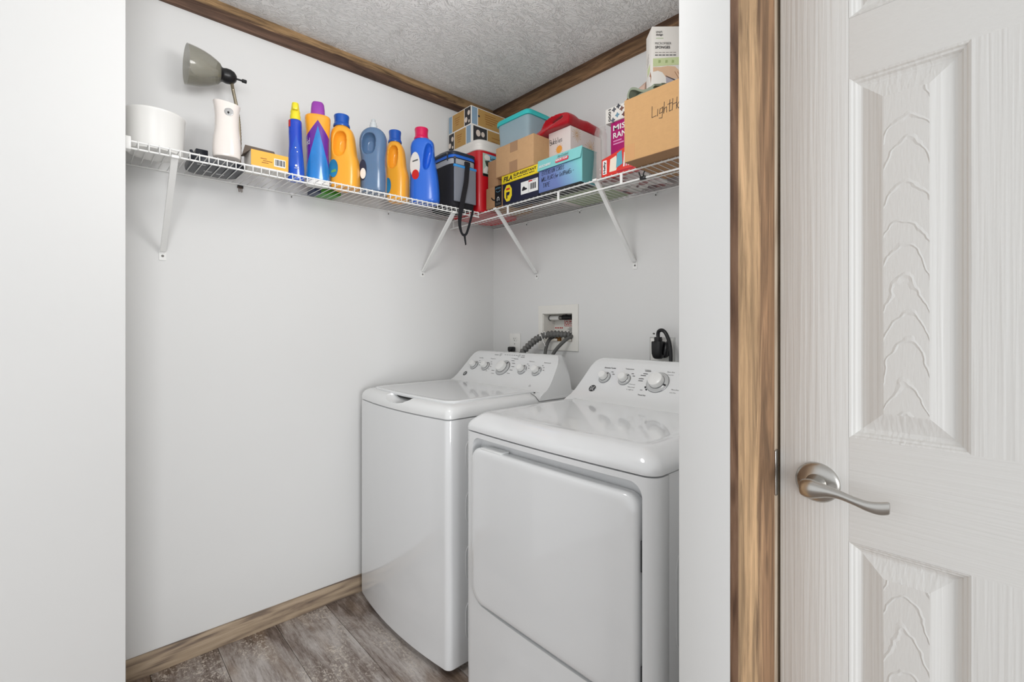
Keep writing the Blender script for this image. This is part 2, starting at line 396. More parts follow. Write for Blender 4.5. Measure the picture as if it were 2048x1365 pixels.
def strike():
    out = rrect(XD + .0005, XD + .0125, .9, .985, (.001, .004, .004, .001))
    m = MB(); m.slab([(a, YP1 + .0105, b) for a, b in out], (0, 1, 0), .0022)
    o = m.build('strike_plate', M_NICKEL, jb, bevel=.0005, seg=1); tag(o, 'satin nickel strike plate with rounded corners')
strike()

# ------------------------------------------------------------------ six panel door
def door_mat(name, mode):
    t = NT(name); t.col(srgb(233, 233, 231)); t.set(Roughness=.42, Specular_IOR_Level=.45)
    if mode == 'v': h = t.noise(t.coord((170, 170, 3.5)), 1, 1.5, .5, .25)
    elif mode == 'h': h = t.noise(t.coord((170, 3.5, 190)), 1, 1.5, .5, .25)
    else:   # cathedral grain in the raised field
        v = t.coord((1, 1, 1)); wp = t.n('TexNoise', Scale=14.0, Detail=3.0); t.l(v, wp.inputs['Vector'])
        sp = t.n('SeparateXYZ'); t.l(v, sp.inputs[0])
        yy = t.math('SUBTRACT', t.math('ABSOLUTE', sp.outputs[1]), .126); q = t.math('MULTIPLY', t.math('MULTIPLY', yy, yy), 55.0)
        ph = t.math('ADD', t.math('ADD', sp.outputs[2], q), t.math('MULTIPLY', wp.outputs['Fac'], .11))
        sn = t.math('FRACT', t.math('MULTIPLY', ph, 18.0))
        hi = t.ramp(sn, [(.0, (0,0,0)), (.1, (1,1,1)), (.22, (.1,.1,.1)), (.8, (0,0,0))])
        h = t.math('ADD', hi, t.math('MULTIPLY', t.noise(t.coord((320, 320, 60)), 1, 3), .35))
    t.bump(h, .55 if mode != 'c' else .5, .0018); return t.m
M_DV, M_DH, M_DC = door_mat('door_grain_upright', 'v'), door_mat('door_grain_cross', 'h'), door_mat('door_grain_cathedral', 'c')
dr = bpy.data.objects.new('door_1', None); COL.objects.link(dr); dr.location = (XD - .0175, 2.069, 0); dr['kind'] = 'structure'
DY0, DY1 = 1.763, 2.374; DT = XD - .035
py = [(1.869, 2.017), (2.120, 2.268)]; pz = [(.25, .850), (1.025, 1.630), (1.731, 1.92)]
for a, b in ((DY0, py[0][0]), (py[1][1], DY1)): MB().box(DT, XD, a, b, .01, 2.035).build('stile', M_DV, dr, bevel=.0012, seg=2)
zr = [(.01, pz[0][0]), (pz[0][1], pz[1][0]), (pz[1][1], pz[2][0]), (pz[2][1], 2.035)]
for a, b in zr: MB().box(DT, XD - .0003, py[0][0], py[1][1], a, b).build('rail', M_DH, dr)
for a, b in pz: MB().box(DT, XD - .0002, py[0][1], py[1][0], a, b).build('mullion', M_DV, dr)
for y0, y1 in py:
    for z0, z1 in pz:
        m = MB(); prof = [(0, 0), (.003, -.0012), (.005, -.004), (.008, -.005), (.0105, -.0085), (.0150, -.0105), (.0175, -.0105), (.020, -.0095), (.044, -.0022), (.046, -.0018)]
        m.rings([[(XD + d, y0 + i, z0 + i), (XD + d, y1 - i, z0 + i), (XD + d, y1 - i, z1 - i), (XD + d, y0 + i, z1 - i)] for i, d in prof], False, False)
        pn = m.build('panel', M_DV, dr)
        i = .046; f = MB().box(XD - .012, XD - .0018, y0 + i, y1 - i, z0 + i, z1 - i).build('raised_field', M_DC, pn)
# lever handle
hy, hz = 1.823, .939
hn = MB().lathe([(.0345, 0), (.0345, .002), (.0335, .0045), (.029, .0075), (.020, .0095), (.016, .0105)], (XD, hy, hz), (1, 0, 0), 40).build('handle_rose', M_NICKEL, dr, smooth=45)
tag(hn, 'round satin nickel rose')
MB().lathe([(.0165, 0), (.0150, .004), (.0125, .010), (.0115, .020), (.0115, .03)], (XD + .009, hy, hz), (1, 0, 0), 28).build('handle_neck', M_NICKEL, hn, smooth=45)
for sy in (-.0235, .0195):
    MB().lathe([(.0042, 0), (.0042, .0012), (.0030, .0014), (.0026, .0003)], (XD + .0068, hy + sy, hz), (1, 0, 0), 14).build('screw', M_SCREW, hn, smooth=40)
lv = MB()
keys = [(1.8095, .9385, .836, .0085, .0075), (1.8125, .9385, .838, .0135, .0095), (1.825, .9395, .840, .0165, .0105), (1.838, .9405, .841, .0135, .0092), (1.852, .9415, .8415, .0095, .0075), (1.868, .9400, .841, .0072, .0060), (1.886, .9350, .839, .0068, .0052), (1.903, .9305, .836, .0082, .0045), (1.917, .9300, .833, .0100, .0042), (1.9275, .9325, .831, .0100, .0040), (1.930, .9335, .831, .0080, .0034)]
rs = []
for yk, zk, xk, ra, rb in interp(keys, 4):
    rs.append([(xk + rb*math.cos(2*PI*q/20), yk, zk + ra*math.sin(2*PI*q/20)) for q in range(20)])
lv.rings(rs); tag(lv.build('lever', M_NICKEL, dr, smooth=60), 'wave shaped satin nickel lever')

# ------------------------------------------------------------------ wire shelves
WR = .0016
def wire_mesh(path, r=WR, seg=6):
    return MB().tube(path, r, seg).mesh('wire')
ZB, ZF = 1.7675, 1.7585
sl = thing('wire_shelf', 'white wire shelf with a laddered front lip along the left wall', 'shelf', (1.0, .15, 1.76))
FY = .3025
MB().tube([(.31, .008, ZB - .003), (XS - .004, .008, ZB - .003)], .003, 8).build('back_rail', M_WIRE, sl, smooth=60)
MB().tube([(.345, FY, ZF - .003), (XS - .004, FY, ZF - .003)], .003, 8).build('front_rail', M_WIRE, sl, smooth=60)
MB().tube([(.345, FY + .001, ZF - .024), (XS - .004, FY + .001, ZF - .024)], .003, 8).build('front_rail', M_WIRE, sl, smooth=60)
base = wire_mesh([(0, .004, ZB), (0, .10, ZB - .003), (0, .20, ZB - .006), (0, FY - .002, ZF + .001), (0, FY + .0042, ZF - .002), (0, FY + .0046, ZF - .0265)])
base.transform(Matrix.Translation(-sl.location)); base.materials.append(M_WIRE); base.shade_smooth()
xw = .352
while xw < XS - .012:
    o = bpy.data.objects.new('deck_wire', base); COL.objects.link(o); o.parent = sl; o.location = (xw, 0, 0); xw += .0254
def bracket(parent, p_front, p_wall, side, z_top, z_wall):
    """diagonal strut in a plane square to the wall; side 'y' = strut leaves the left wall along y"""
    wd = .0085
    def W(c, d, z): return (c, d, z) if side == 'y' else (d, c, z)
    m = MB()
    a0, b0 = p_front, p_wall
    fr, wl = .296, .004
    n = 8
    for s_ in (-1, 1):  # folded U channel: two flanges and a web
        m.rings([[W(a0 + s_*wd - .0008, fr + .006, z_top), W(a0 + s_*wd + .0008, fr + .006, z_top), W(a0 + s_*wd + .0008, fr - .006, z_top), W(a0 + s_*wd - .0008, fr - .006, z_top)],
                 [W(b0 + s_*wd*.9 - .0008, wl + .010, z_wall), W(b0 + s_*wd*.9 + .0008, wl + .010, z_wall), W(b0 + s_*wd*.9 + .0008, wl, z_wall), W(b0 + s_*wd*.9 - .0008, wl, z_wall)]])
    m.rings([[W(a0 - wd, fr + .0075, z_top), W(a0 + wd, fr + .0075, z_top), W(a0 + wd, fr + .005, z_top - .002), W(a0 - wd, fr + .005, z_top - .002)],
             [W(b0 - wd*.9, wl + .011, z_wall), W(b0 + wd*.9, wl + .011, z_wall), W(b0 + wd*.9, wl + .008, z_wall), W(b0 - wd*.9, wl + .008, z_wall)]])
    o = m.build('support_bracket', M_WIRE, parent)
    # foot tab and screw, top hook over the rails
    tb = MB(); out = rrect(b0 - .0105, b0 + .0105, z_wall - .030, z_wall + .006, .003, 3)
    tb.slab([W(p, .0003, q) for p, q in out], (0, 1, 0) if side == 'y' else (1, 0, 0), .003); tb.build('foot_tab', M_WIRE, o)
    MB().lathe([(.004, 0), (.004, .001), (.0022, .002)], W(b0, .0033, z_wall - .015), (0, 1, 0) if side == 'y' else (1, 0, 0), 10).build('screw', M_SCREW, o)
    hk = MB()
    if side == 'y': hk.box(a0 - .0095, a0 + .0095, FY - .006, FY + .0085, z_top - .003, z_top + .006)
    else: hk.box(FY - .006, FY + .0085, a0 - .0095, a0 + .0095, z_top - .003, z_top + .006)
    hk.build('hook', M_WIRE, o, bevel=.0015)
bracket(sl, 1.533, 1.533, 'y', ZF - .026, 1.478)
bracket(sl, .488, .470, 'y', ZF - .026, 1.492)
MB().box(XS - .0145, XS - .0005, FY - .02, FY + .012, ZF - .03, ZF + .008).build('end_bracket', M_WIRE, sl, bevel=.002)
def clip(parent, c, side):
    m = MB()
    if side == 'y': m.box(c - .006, c + .006, .0004, .012, ZB - .0085, ZB + .001); n = (0, 1, 0); q = (c, .006, ZB - .012)
    else: m.box(.0004, .012, c - .006, c + .006, ZB - .0085, ZB + .001); n = (1, 0, 0); q = (.006, c, ZB - .012)
    o = m.build('wall_clip', M_WIRE, parent, bevel=.0012, seg=1)
    MB().lathe([(.0022, -.006), (.0022, 0)], q, (0, 0, 1), 8).build('nail', M_SCREW, o)
for c in (1.10, .66): clip(sl, c, 'y')

srl = thing('wire_shelf', 'white wire shelf with a hanging lower rail along the back wall', 'shelf', (.15, .85, 1.76))
ZR = 1.7705
YE = YP0 - .004
MB().tube([(.008, .012, ZR - .004), (.008, YE, ZR - .004)], .003, 8).build('back_rail', M_WIRE, srl, smooth=60)
MB().tube([(FY, .008, ZR - .004), (FY, YE, ZR - .004)], .0034, 8).build('front_rail', M_WIRE, srl, smooth=60)
MB().tube([(FY + .001, .006, ZR - .042), (FY + .001, YE, ZR - .042)], .0036, 8).build('hanging_rail', M_WIRE, srl, smooth=60)
MB().tube([(.175, .012, ZR - .0055), (.175, YE, ZR - .0055)], .0026, 8).build('middle_rod', M_WIRE, srl, smooth=60)
base = wire_mesh([(.004, 0, ZR), (.15, 0, ZR - .0005), (FY + .001, 0, ZR), (FY + .0045, 0, ZR - .003)])
base.transform(Matrix.Translation(-srl.location)); base.materials.append(M_WIRE); base.shade_smooth()
yw = .020
while yw < YE - .004:
    o = bpy.data.objects.new('deck_wire', base); COL.objects.link(o); o.parent = srl; o.location = (0, yw, 0); yw += .0254
for y in (.036, .464, .774, 1.079, 1.385):
    MB().box(FY - .001, FY + .0035, y - .0055, y + .0055, ZR - .044, ZR - .002).build('rail_strap', M_WIRE, srl, bevel=.0008, seg=1)
bracket(srl, .376, .353, 'x', ZR - .004, 1.488)
bracket(srl, .962, .940, 'x', ZR - .004, 1.488)
for c in (.28, .64, 1.04, 1.42): clip(srl, c, 'x')
# ------------------------------------------------------------------ washer and dryer
def enamel(name, rgb, rough=.10):
    t = NT(name); c = srgb(*rgb); f = t.noise(t.coord(), 2.5, 2)
    t.col(t.mix(f, tuple(x*.99 for x in c), c)); t.set(Roughness=rough, Specular_IOR_Level=.5, Coat_Weight=.5, Coat_Roughness=.03)
    t.bump(t.noise(t.coord(), 90, 2), .02, .0004); return t.m
M_EN = enamel('white_enamel', (231, 232, 233))
M_ENP = enamel('white_gloss_plastic', (235, 236, 236), .2)
M_SEAM = plain('seam_grey', (110, 110, 108), .7)
M_RINGG = plain('knob_skirt_grey', (196, 197, 197), .25, coat=.3, var=.02)
M_CHROME = plain('knob_rim', (128, 130, 132), .2, metal=.7, var=0)
M_KNOB = plain('knob_white', (240, 240, 238), .25, coat=.3, var=.02)
M_BADGE = plain('badge_dark', (70, 72, 74), .3, metal=.4)
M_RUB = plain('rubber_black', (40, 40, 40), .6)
def footprint(x0, x1, y0, y1, bulge, r, rb=.008, n=14):
    """outline seen from above, front at x1 bowed outwards by bulge"""
    pts = []
    for k in range(4):
        t = PI + .5*PI*k/3; pts.append((x0 + rb + rb*math.cos(t), y0 + rb + rb*math.sin(t)))
    ym = (y0+y1)/2; hw = (y1-y0)/2
    xf = lambda y: x1 + bulge*(1 - ((y-ym)/hw)**2)
    for k in range(8):
        t = -.5*PI + .5*PI*k/7; pts.append((x1 - r + r*math.cos(t), y0 + r + r*math.sin(t)))
    for k in range(1, n):
        y = y0 + r + (y1-y0-2*r)*k/n; pts.append((xf(y) - bulge*(1-((y0+r-ym)/hw)**2)*1.0, y))
    for k in range(8):
        t = .5*PI*k/7; pts.append((x1 - r + r*math.cos(t), y1 - r + r*math.sin(t)))
    for k in range(4):
        t = .5*PI + .5*PI*k/3; pts.append((x0 + rb + rb*math.cos(t), y1 - rb + rb*math.sin(t)))
    return pts
def inset(pts, d, cx, cy, hx, hy):
    return [(cx + (a-cx)*(1-d/hx), cy + (b-cy)*(1-d/hy)) for a, b in pts]
PROF = [(.372, .912), (.362, .926), (.345, .936), (.322, .947), (.298, .966), (.275, .991), (.25, 1.021), (.226, 1.052), (.210, 1.072), (.200, 1.082), (.190, 1.0865), (.178, 1.087), (.170, 1.084), (.167, 1.07), (.166, 1.0), (.165, .90)]
def console(parent, y0, y1, mat):
    m = MB(); rows = []; ny = 26
    for i, (xx, zz) in enumerate(PROF):
        s = min(1, max(0, (zz - .912)/(1.087 - .912)))
        ins = .040*s**1.1
        q = 1.087 - zz; R = .034
        if q < R: ins += R - math.sqrt(max(0, R*R - (R-q)**2))
        a, b = y0 + ins, y1 - ins
        rows.append([(xx, a + (b-a)*k/ny, zz) for k in range(ny+1)])
    m.rings(rows, False, False, closed=False)
    n = ny + 1
    m.f.append(tuple(i*n for i in range(len(rows)))); m.f.append(tuple(i*n + ny for i in reversed(range(len(rows)))))
    m.f.append(tuple(range(n)) + tuple((len(rows)-1)*n + k for k in reversed(range(n))))
    return m.build('control_console', mat, parent, smooth=35)
FN = Vector((.031, 0, .0245)).normalized()         # outward normal of the sloping face near the dials
FU = Vector((0, 1, 0)); FV = Vector((-.0245, 0, .031)).normalized()
FN = FU.cross(FV) if FU.cross(FV).z > 0 else -FU.cross(FV)
def face_pt(y, z):
    for (xa, za), (xb, zb) in zip(PROF[:-1], PROF[1:]):
        if za <= z <= zb: return Vector((xa + (xb-xa)*(z-za)/(zb-za), y, z))
    return Vector((.2, y, z))
def dial(parent, y, z, r, ang):
    c = face_pt(y, z)
    d = MB().lathe([(r*1.0, -.004), (r*1.0, .0035), (r*.93, .006), (r*.70, .0075), (r*.66, .008)], c, FN, 32).build('dial', M_RINGG, parent, smooth=35)
    MB().lathe([(r*1.035, -.004), (r*1.035, .0022), (r*.99, .003)], c, FN, 32).build('dial_rim', M_CHROME, d, smooth=35)
    MB().lathe([(r*.68, .007), (r*.655, .024), (r*.62, .0275), (r*.55, .029), (r*.02, .0295)], c, FN, 32).build('cap', M_KNOB, d, smooth=35)
    MB().lathe([(r*.70, .0075), (r*.70, .0095), (r*.67, .0100)], c, FN, 32, False, False).build('cap_ring', M_CHROME, d, smooth=35)
    dirv = FU*math.cos(ang) + FV*math.sin(ang); e = FN.cross(dirv)
    o = c + FN*.0075; w_ = r*.07
    MB().slab([o + dirv*r*.72 - e*w_, o + dirv*r*.95 - e*w_, o + dirv*r*.95 + e*w_, o + dirv*r*.72 + e*w_], FN, .0006).build('pointer_mark', M_INK, d)
def ink_text(parent, s, y, z, h, mat=None, width=None, name='lettering', align='LEFT', bold=0):
    p = face_pt(y, z); text(name, s, p, FU, FV, h, mat or M_INK, parent, width, .0009, 0, bold, align)
def dash(parent, y, z, w_, h, mat=None):
    p = face_pt(y, z); decal('printed_mark', rect(0, w_, 0, h), p + FN*.0006, FU, FV, mat or M_GREYINK, parent)
def badge(parent, y, z, r):
    c = face_pt(y, z)
    tx = math.atan2(FN.x, FN.z)
    b = MB().lathe([(r, -.002), (r, .001), (r*.94, .0016)], c, FN, 28).build('badge', M_CHROME, parent, smooth=35)
    MB().lathe([(r*.90, .001), (r*.90, .0019)], c, FN, 28).build('badge_field', M_BADGE, b, smooth=35)
    text('monogram', 'GE', c - FU*r*.55 - FV*r*.42, FU, FV, r*.85, M_KNOB, b, r*1.1, .0022, .25)
    tag(b, 'small round dark badge with a script monogram')
    for k in range(4):
        t = PI/4 + k*PI/2; q = c + (FU*math.cos(t) + FV*math.sin(t))*r*.74
        decal('badge_curl', disc(0, 0, r*.09, 8), q + FN*.0019, FU, FV, M_KNOB, b)
def side_emboss(parent, y, xs, zs, mat):
    for (x0, x1) in xs:
        for z0, z1 in zs:
            pts = rrect(x0, x1, z0, z1, min(.05, (x1-x0)/2.05), 8)
            MB().tube([(a, y, b) for a, b in pts], .0016, 6, closed=True).build('pressed_bead', mat, parent, smooth=60)
# ---- washer
WY0, WY1 = .048, .735; WX0, WX1 = .12, .822; WB = .022
ws = thing('washing_machine', 'white top-load washing machine with five dials, beside the left wall', 'washer', (.47, .39, 0))
fp = footprint(WX0, WX1, WY0, WY1, .030, .024)
cx, cy, hx, hy2 = (WX0+WX1)/2, (WY0+WY1)/2, (WX1-WX0)/2, (WY1-WY0)/2
m = MB(); m.rings([[(*p, z) for p in inset(fp, d, cx, cy, hx, hy2)] for z, d in ((WB, .006), (WB + .006, .001), (WB + .02, 0), (.875, 0), (.8865, .001), (.888, .004))])
m.build('cabinet', M_EN, ws, smooth=35)
for a in (WX0 + .06, WX1 - .06):
    for b in (WY0 + .06, WY1 - .06): MB().lathe([(.022, 0), (.022, .01), (.012, .012), (.012, WB + .004)], (a, b, 0), (0, 0, 1), 16).build('foot', M_RUB, ws, smooth=40)
m = MB(); m.rings([[(*p, z) for p in inset(fp, d, cx, cy, hx, hy2)] for z, d in ((.8905, .004), (.892, .0005), (.905, .0), (.917, .0035), (.926, .009), (.933, .018), (.9375, .030), (.939, .040))])
cov = m.mesh('cover')
sc_ = MB(); rs = []
for k in range(9):      # scooped finger grip in the front edge of the cover
    t = -PI/2 + PI*k/8
    rs.append([(.826 + .070*math.cos(t)*math.cos(2*PI*j/20), .395 + .098*math.cos(t)*math.sin(2*PI*j/20), .944 + .031*math.sin(t)) for j in range(20)])
sc_.rings(rs)
cov = boolean(cov, sc_.mesh('scoop'))
link('top_cover', cov, M_ENP, ws, smooth=32)
LX0, LX1, LY0, LY1 = .362, .800, .092, .692
lid_o = footprint(LX0, LX1 - .012, LY0, LY1, .018, .05, .006)
lcx, lcy, lhx, lhy = (LX0+LX1)/2, (LY0+LY1)/2, (LX1-LX0)/2, (LY1-LY0)/2
m = MB(); m.rings([[(*p, z) for p in inset(lid_o, d, lcx, lcy, lhx, lhy)] for z, d in ((.934, .004), (.938, .0005), (.9425, 0), (.9455, .0025), (.9465, .007), (.9462, .012), (.9452, .018), (.945, .03))])
m.build('lid', M_EN, ws, smooth=32)
MB().box(.781, .789, .322, .468, .9245, .9345).build('lid_gap_shade', M_RUB, ws, bevel=.001)  # black strip standing in for the shade in the gap under the lid
MB().box(.352, .362, LY0 + .01, LY1 - .01, .932, .944).build('lid_hinge_strip', M_ENP, ws, bevel=.003)
MB().lathe([(.004, 0), (.004, .003)], (.372, LY1 + .012, .940), (0, 0, 1), 10).build('hinge_pin', M_RUB, ws)
wc = console(ws, WY0 + .002, WY1 - .002, M_ENP)
m = MB(); m.tube([(.377, WY1 + .0006, .9095), (.30, WY1 + .0006, .9085), (.20, WY1 + .0006, .9075), (.165, WY1 + .0006, .907)], .0011, 6); m.build('seam', M_SEAM, ws)
MB().tube([(.402, .712, .9420), (.390, .727, .930), (.377, WY1 + .0006, .9095)], .0012, 6).build('seam', M_SEAM, ws)
for yk, rk, an in ((.153, .0245, .8), (.245, .0245, 1.0), (.375, .041, .9), (.509, .0245, 1.1), (.602, .0245, .7)):
    dial(ws, yk, 1.0145, rk, an)
badge(ws, .122, .9725, .0135)
for yk, s in ((.178, 'Load Size'), (.268, 'Temperature'), (.545, 'Options'), (.640, 'Soil Level')):
    ink_text(ws, s, yk - .02, 1.050, .0055, width=.034 if len(s) < 10 else .04)
ink_text(ws, 'Cycles', .398, 1.058, .0055, width=.022)
for cy_, rr, n_, a0_, a1_ in ((.375, .054, 11, -2.75, .95), (.153, .034, 3, .1, 1.0), (.245, .034, 5, -.9, .9), (.509, .034, 3, .3, 1.2), (.602, .034, 3, .2, 1.1)):
    for k in range(n_):
        t = a0_ + (a1_-a0_)*k/(n_-1); c = face_pt(cy_, 1.0145)
        wl = .020 if rr > .05 else .008
        q = c + FU*(rr*math.cos(t) - (wl if math.cos(t) < -.2 else 0)) + FV*rr*math.sin(t)
        decal('printed_mark', rect(0, wl, 0, .0022), q + FN*.0011, FU, FV, M_GREYINK, ws)
for yk in (.306, .440): 
    c = face_pt(yk, 1.073); MB().lathe([(.0085, -.001), (.0085, .001), (.007, .0018)], c, FN, 18).build('push_button', M_RINGG, ws, smooth=40)
for k in range(6):
    c = face_pt(.335 + .0165*k, 1.0735); decal('printed_mark', rect(0, .009, 0, .002), c + FN*.0008, FU, FV, M_GREYINK, ws)
for a, b, w_ in ((.262, 1.0705, .030), (.455, 1.074, .022), (.455, 1.067, .026), (.418, 1.058, .028)): dash(ws, a, b, w_, .0022)
c = face_pt(.615, .955); decal('printed_mark', disc(0, 0, .007, 12), c + FN*.0008, FU, FV, plain('pale_print', (196, 196, 196), .5, var=0), ws)
side_emboss(ws, WY1, [(.50, .745)], [(.09, .255), (.30, .455), (.50, .645), (.69, .825)], M_EN)

# ---- dryer
DYA, DYB = .842, 1.531; DX0, DX1 = .12, .832
ds = thing('dryer', 'white front-load dryer with a wide rounded door, beside the partition wall', 'dryer', (.47, 1.19, 0))
cx, cy, hx, hy2 = (DX0+DX1)/2, (DYA+DYB)/2, (DX1-DX0)/2, (DYB-DYA)/2
MB().box(DX0, DX1 - .062, DYA + .004, DYB - .004, .022, .880).build('cabinet', M_EN, ds, bevel=.003)
fp = footprint(DX1 - .06, DX1, DYA, DYB, .012, .034, .004)
m = MB(); m.rings([[(*p, z) for p in fp] for z in (.022, .03, .876, .880)])
cut = MB(); out = rrect(.888, 1.4985, .350, .866, (.05, .05, .034, .034), 8)
cut.rings([[(xx, a, b) for a, b in out] for xx in (DX1 - .034, DX1 + .05)])
fpm = boolean(m.mesh('front'), cut.mesh('cut'))
link('front_panel', fpm, M_EN, ds, smooth=32)
# door: soft edged rounded slab, slightly bowed
m = MB(); rs = []
o0 = rrect(.892, 1.4905, .356, .8365, (.047, .047, .036, .036), 8)
for xx, d in ((DX1 - .030, .003), (DX1 - .004, 0), (DX1 + .004, .0012), (DX1 + .009, .0045), (DX1 + .0115, .010), (DX1 + .0125, .020)):
    rs.append([(xx, 1.191 + (a-1.191)*(1-d/.3), .596 + (b-.596)*(1-d/.24)) for a, b in o0])
m.rings(rs); m.build('door', M_EN, ds, smooth=32)
m = MB(); m.box(DX1 - .028, DX1 + .006, .935, 1.03, .8335, .8405); m.build('latch_lip', M_ENP, ds, bevel=.002)
for zz in (.70, .42): MB().box(DX1 - .022, DX1 - .006, 1.4905, 1.4965, zz - .035, zz + .035).build('door_hinge', M_BADGE, ds, bevel=.001)
fp2 = footprint(DX0, DX1 + .001, DYA, DYB, .012, .034, .006)
m = MB(); m.rings([[(*p, z) for p in inset(fp2, d, cx, cy, hx, hy2)] for z, d in ((.8825, .004), (.884, .0005), (.893, -.0005), (.902, .002), (.912, .009), (.922, .020), (.930, .031), (.9345, .039), (.9368, .046), (.9375, .053), (.9373, .060), (.9362, .066), (.936, .08))])
m.build('top_panel', M_EN, ds, smooth=32)
dc = console(ds, DYA + .006, DYB - .002, M_ENP)
for yk, rk, an in ((.969, .0245, 1.0), (1.059, .0245, .9), (1.196, .041, -.3), (1.345, .0245, .9)): dial(ds, yk, 1.0155, rk, an)
badge(ds, .938, .974, .0155)
ink_text(ds, 'Extended Tumble', .950, 1.049, .0062, width=.052, bold=.01)
ink_text(ds, 'Temperature', 1.044, 1.050, .0062, width=.038, bold=.01)
ink_text(ds, 'Cottons', 1.127, 1.052, .0055, M_GREYINK, .024)
ink_text(ds, 'More Dry', 1.217, 1.050, .0055, width=.028); ink_text(ds, 'Less Dry', 1.222, 1.0415, .0048, M_GREYINK, .022)
ink_text(ds, 'Easy Care', 1.262, 1.046, .0048, M_GREYINK, .03)
ink_text(ds, 'More Dry', 1.256, .996, .0052, width=.026); ink_text(ds, 'Less Dry', 1.254, .987, .0048, M_GREYINK, .022)
ink_text(ds, 'Timed Dry', 1.140, .9685, .0066, width=.032, bold=.012)
for k in range(7): 
    t = -2.6 + 1.5*k/6; c = face_pt(1.196, 1.0155); q = c + FU*.0465*math.cos(t) + FV*.0465*math.sin(t)
    e = (FU*math.cos(t+PI/2) + FV*math.sin(t+PI/2)); f = (FU*math.cos(t) + FV*math.sin(t)); w_ = .0042 - .0004*k
    MB().slab([q - e*w_ - f*.0028, q + e*w_ - f*.0028, q + e*w_ + f*.0028, q - e*w_ + f*.0028], FN, .0012).build('printed_mark', M_INK, ds)
for t, wl in ((3.0, .020), (3.15, .018), (2.75, .022), (2.6, .018), (2.35, .024), (-2.45, .010), (-2.2, .008), (-1.95, .008), (-1.7, .008), (-1.5, .008), (-1.25, .008)):
    c = face_pt(1.196, 1.0155); q = c + FU*(.060*math.cos(t) - (wl if math.cos(t) < -.5 else wl/2)) + FV*.060*math.sin(t)
    decal('printed_mark', rect(0, wl, 0, .0026), q + FN*.0011, FU, FV, M_GREYINK, ds)
for a, zz, s in ((1.085, 1.000, 'Heavy'), (1.086, .991, 'Normal'), (1.087, .982, 'Light')): ink_text(ds, s, a, zz, .0048, M_GREYINK, .028)
for cy_ in (.969, 1.059):
    for t in (.55, .95):
        c = face_pt(cy_, 1.0155); q = c + FU*.033*math.cos(t) + FV*.033*math.sin(t); decal('printed_mark', rect(0, .010, 0, .0024), q + FN*.0011, FU, FV, M_GREYINK, ds)
for a in (DX0 + .06, DX1 - .06):
    for b in (DYA + .06, DYB - .06): MB().lathe([(.022, 0), (.022, .01), (.012, .012), (.012, .026)], (a, b, 0), (0, 0, 1), 16).build('foot', M_RUB, ds, smooth=40)
side_emboss(ds, DYB - .004, [(.56, .735)], [(.11, .36), (.45, .70)], M_EN)

# ------------------------------------------------------------------ wall fittings
ob = thing('washer_outlet_box', 'white recessed washer outlet box with red sticker above the washer', 'outlet box', (0, .5, 1.09))
M_BOXW = plain('box_plastic', (236, 234, 228), .45, var=.02)
m = MB()
oy0, oy1, oz0, oz1 = .367, .629, 1.095, 1.319
for a in ((oy0, oy1, oz0, BZ0), (oy0, oy1, BZ1, oz1), (oy0, BY0, BZ0, BZ1), (BY1, oy1, BZ0, BZ1)): m.box(.0005, .006, *a)
m.build('face_frame', M_BOXW, ob)
m = MB(); t_ = .003
m.box(-.084, .0005, BY0, BY0 + t_, BZ0, BZ1); m.box(-.084, .0005, BY1 - t_, BY1, BZ0, BZ1); m.box(-.084, .0005, BY0, BY1, BZ0, BZ0 + t_); m.box(-.084, .0005, BY0, BY1, BZ1 - t_, BZ1); m.box(-.0848, -.081, BY0, BY1, BZ0, BZ1)
m.build('inner_box', M_BOXW, ob)
M_RED = plain('sticker_red', (196, 40, 36), .5, var=0); M_BRASS = plain('brass', (150, 108, 62), .35, metal=.9)
U, V = (0, 1, 0), (0, 0, 1)
st = MB().box(-.0812, -.0802, .470, .585, 1.2145, 1.2485).build('warning_sticker', plain('sticker_white', (232, 224, 218), .5), ob)
for a, b, c_, d in ((.470, .585, 1.2145, 1.217), (.470, .585, 1.246, 1.2485), (.470, .4725, 1.2145, 1.2485)): decal('sticker_border', rect(a, b, c_, d), (-.0802, 0, 0), U, V, M_RED, st)
text('lettering', 'CUT-OFF', (-.0802, .4755, 1.2205), U, V, .021, M_RED, st, .085, .0005, bold=.02)
for zz, yy, w_ in ((1.205, .50, .035), (1.199, .49, .05), (1.193, .50, .04), (1.187, .495, .045)): decal('printed_mark', rect(0, w_, 0, .0025), (-.0808, yy, zz), U, V, M_GREYINK, ob)
for yy in (.405, .420, .435, .448): decal('printed_mark', rect(0, .010, 0, .006), (-.0808, yy, 1.203), U, V, M_RED, ob)
ar = MB().lathe([(.0115, 0), (.0115, .062)], (-.045, .406, 1.257), (0, 1, 0), 18).build('hammer_arrestor', M_WHITE, ob, smooth=40)
MB().lathe([(.0135, 0), (.0135, .003)], (-.045, .403, 1.257), (0, 1, 0), 18).build('end_ring', M_BLACK, ar, smooth=40)
MB().lathe([(.010, 0), (.012, .003), (.012, .016), (.009, .02)], (-.045, .469, 1.257), (0, 1, 0), 14).build('pipe_nut', M_SCREW, ob, smooth=40)
MB().lathe([(.0125, 0), (.014, .006), (.012, .014), (.015, .022), (.011, .04), (.013, .06)], (-.045, .490, 1.259), (0, 1, 0), 14).build('valve', M_BLACK, ob, smooth=40)
for yy in (.47, .565):
    v_ = MB().lathe([(.011, 0), (.011, .014), (.015, .016), (.015, .032), (.010, .036)], (-.04, yy, BZ0 + .003), (0, 0, 1), 14).build('valve', M_BRASS, ob, smooth=40)
    MB().box(-.03, -.01, yy - .006, yy + .006, BZ0 + .015, BZ0 + .026).build('valve_handle', M_BRASS, v_, bevel=.002)
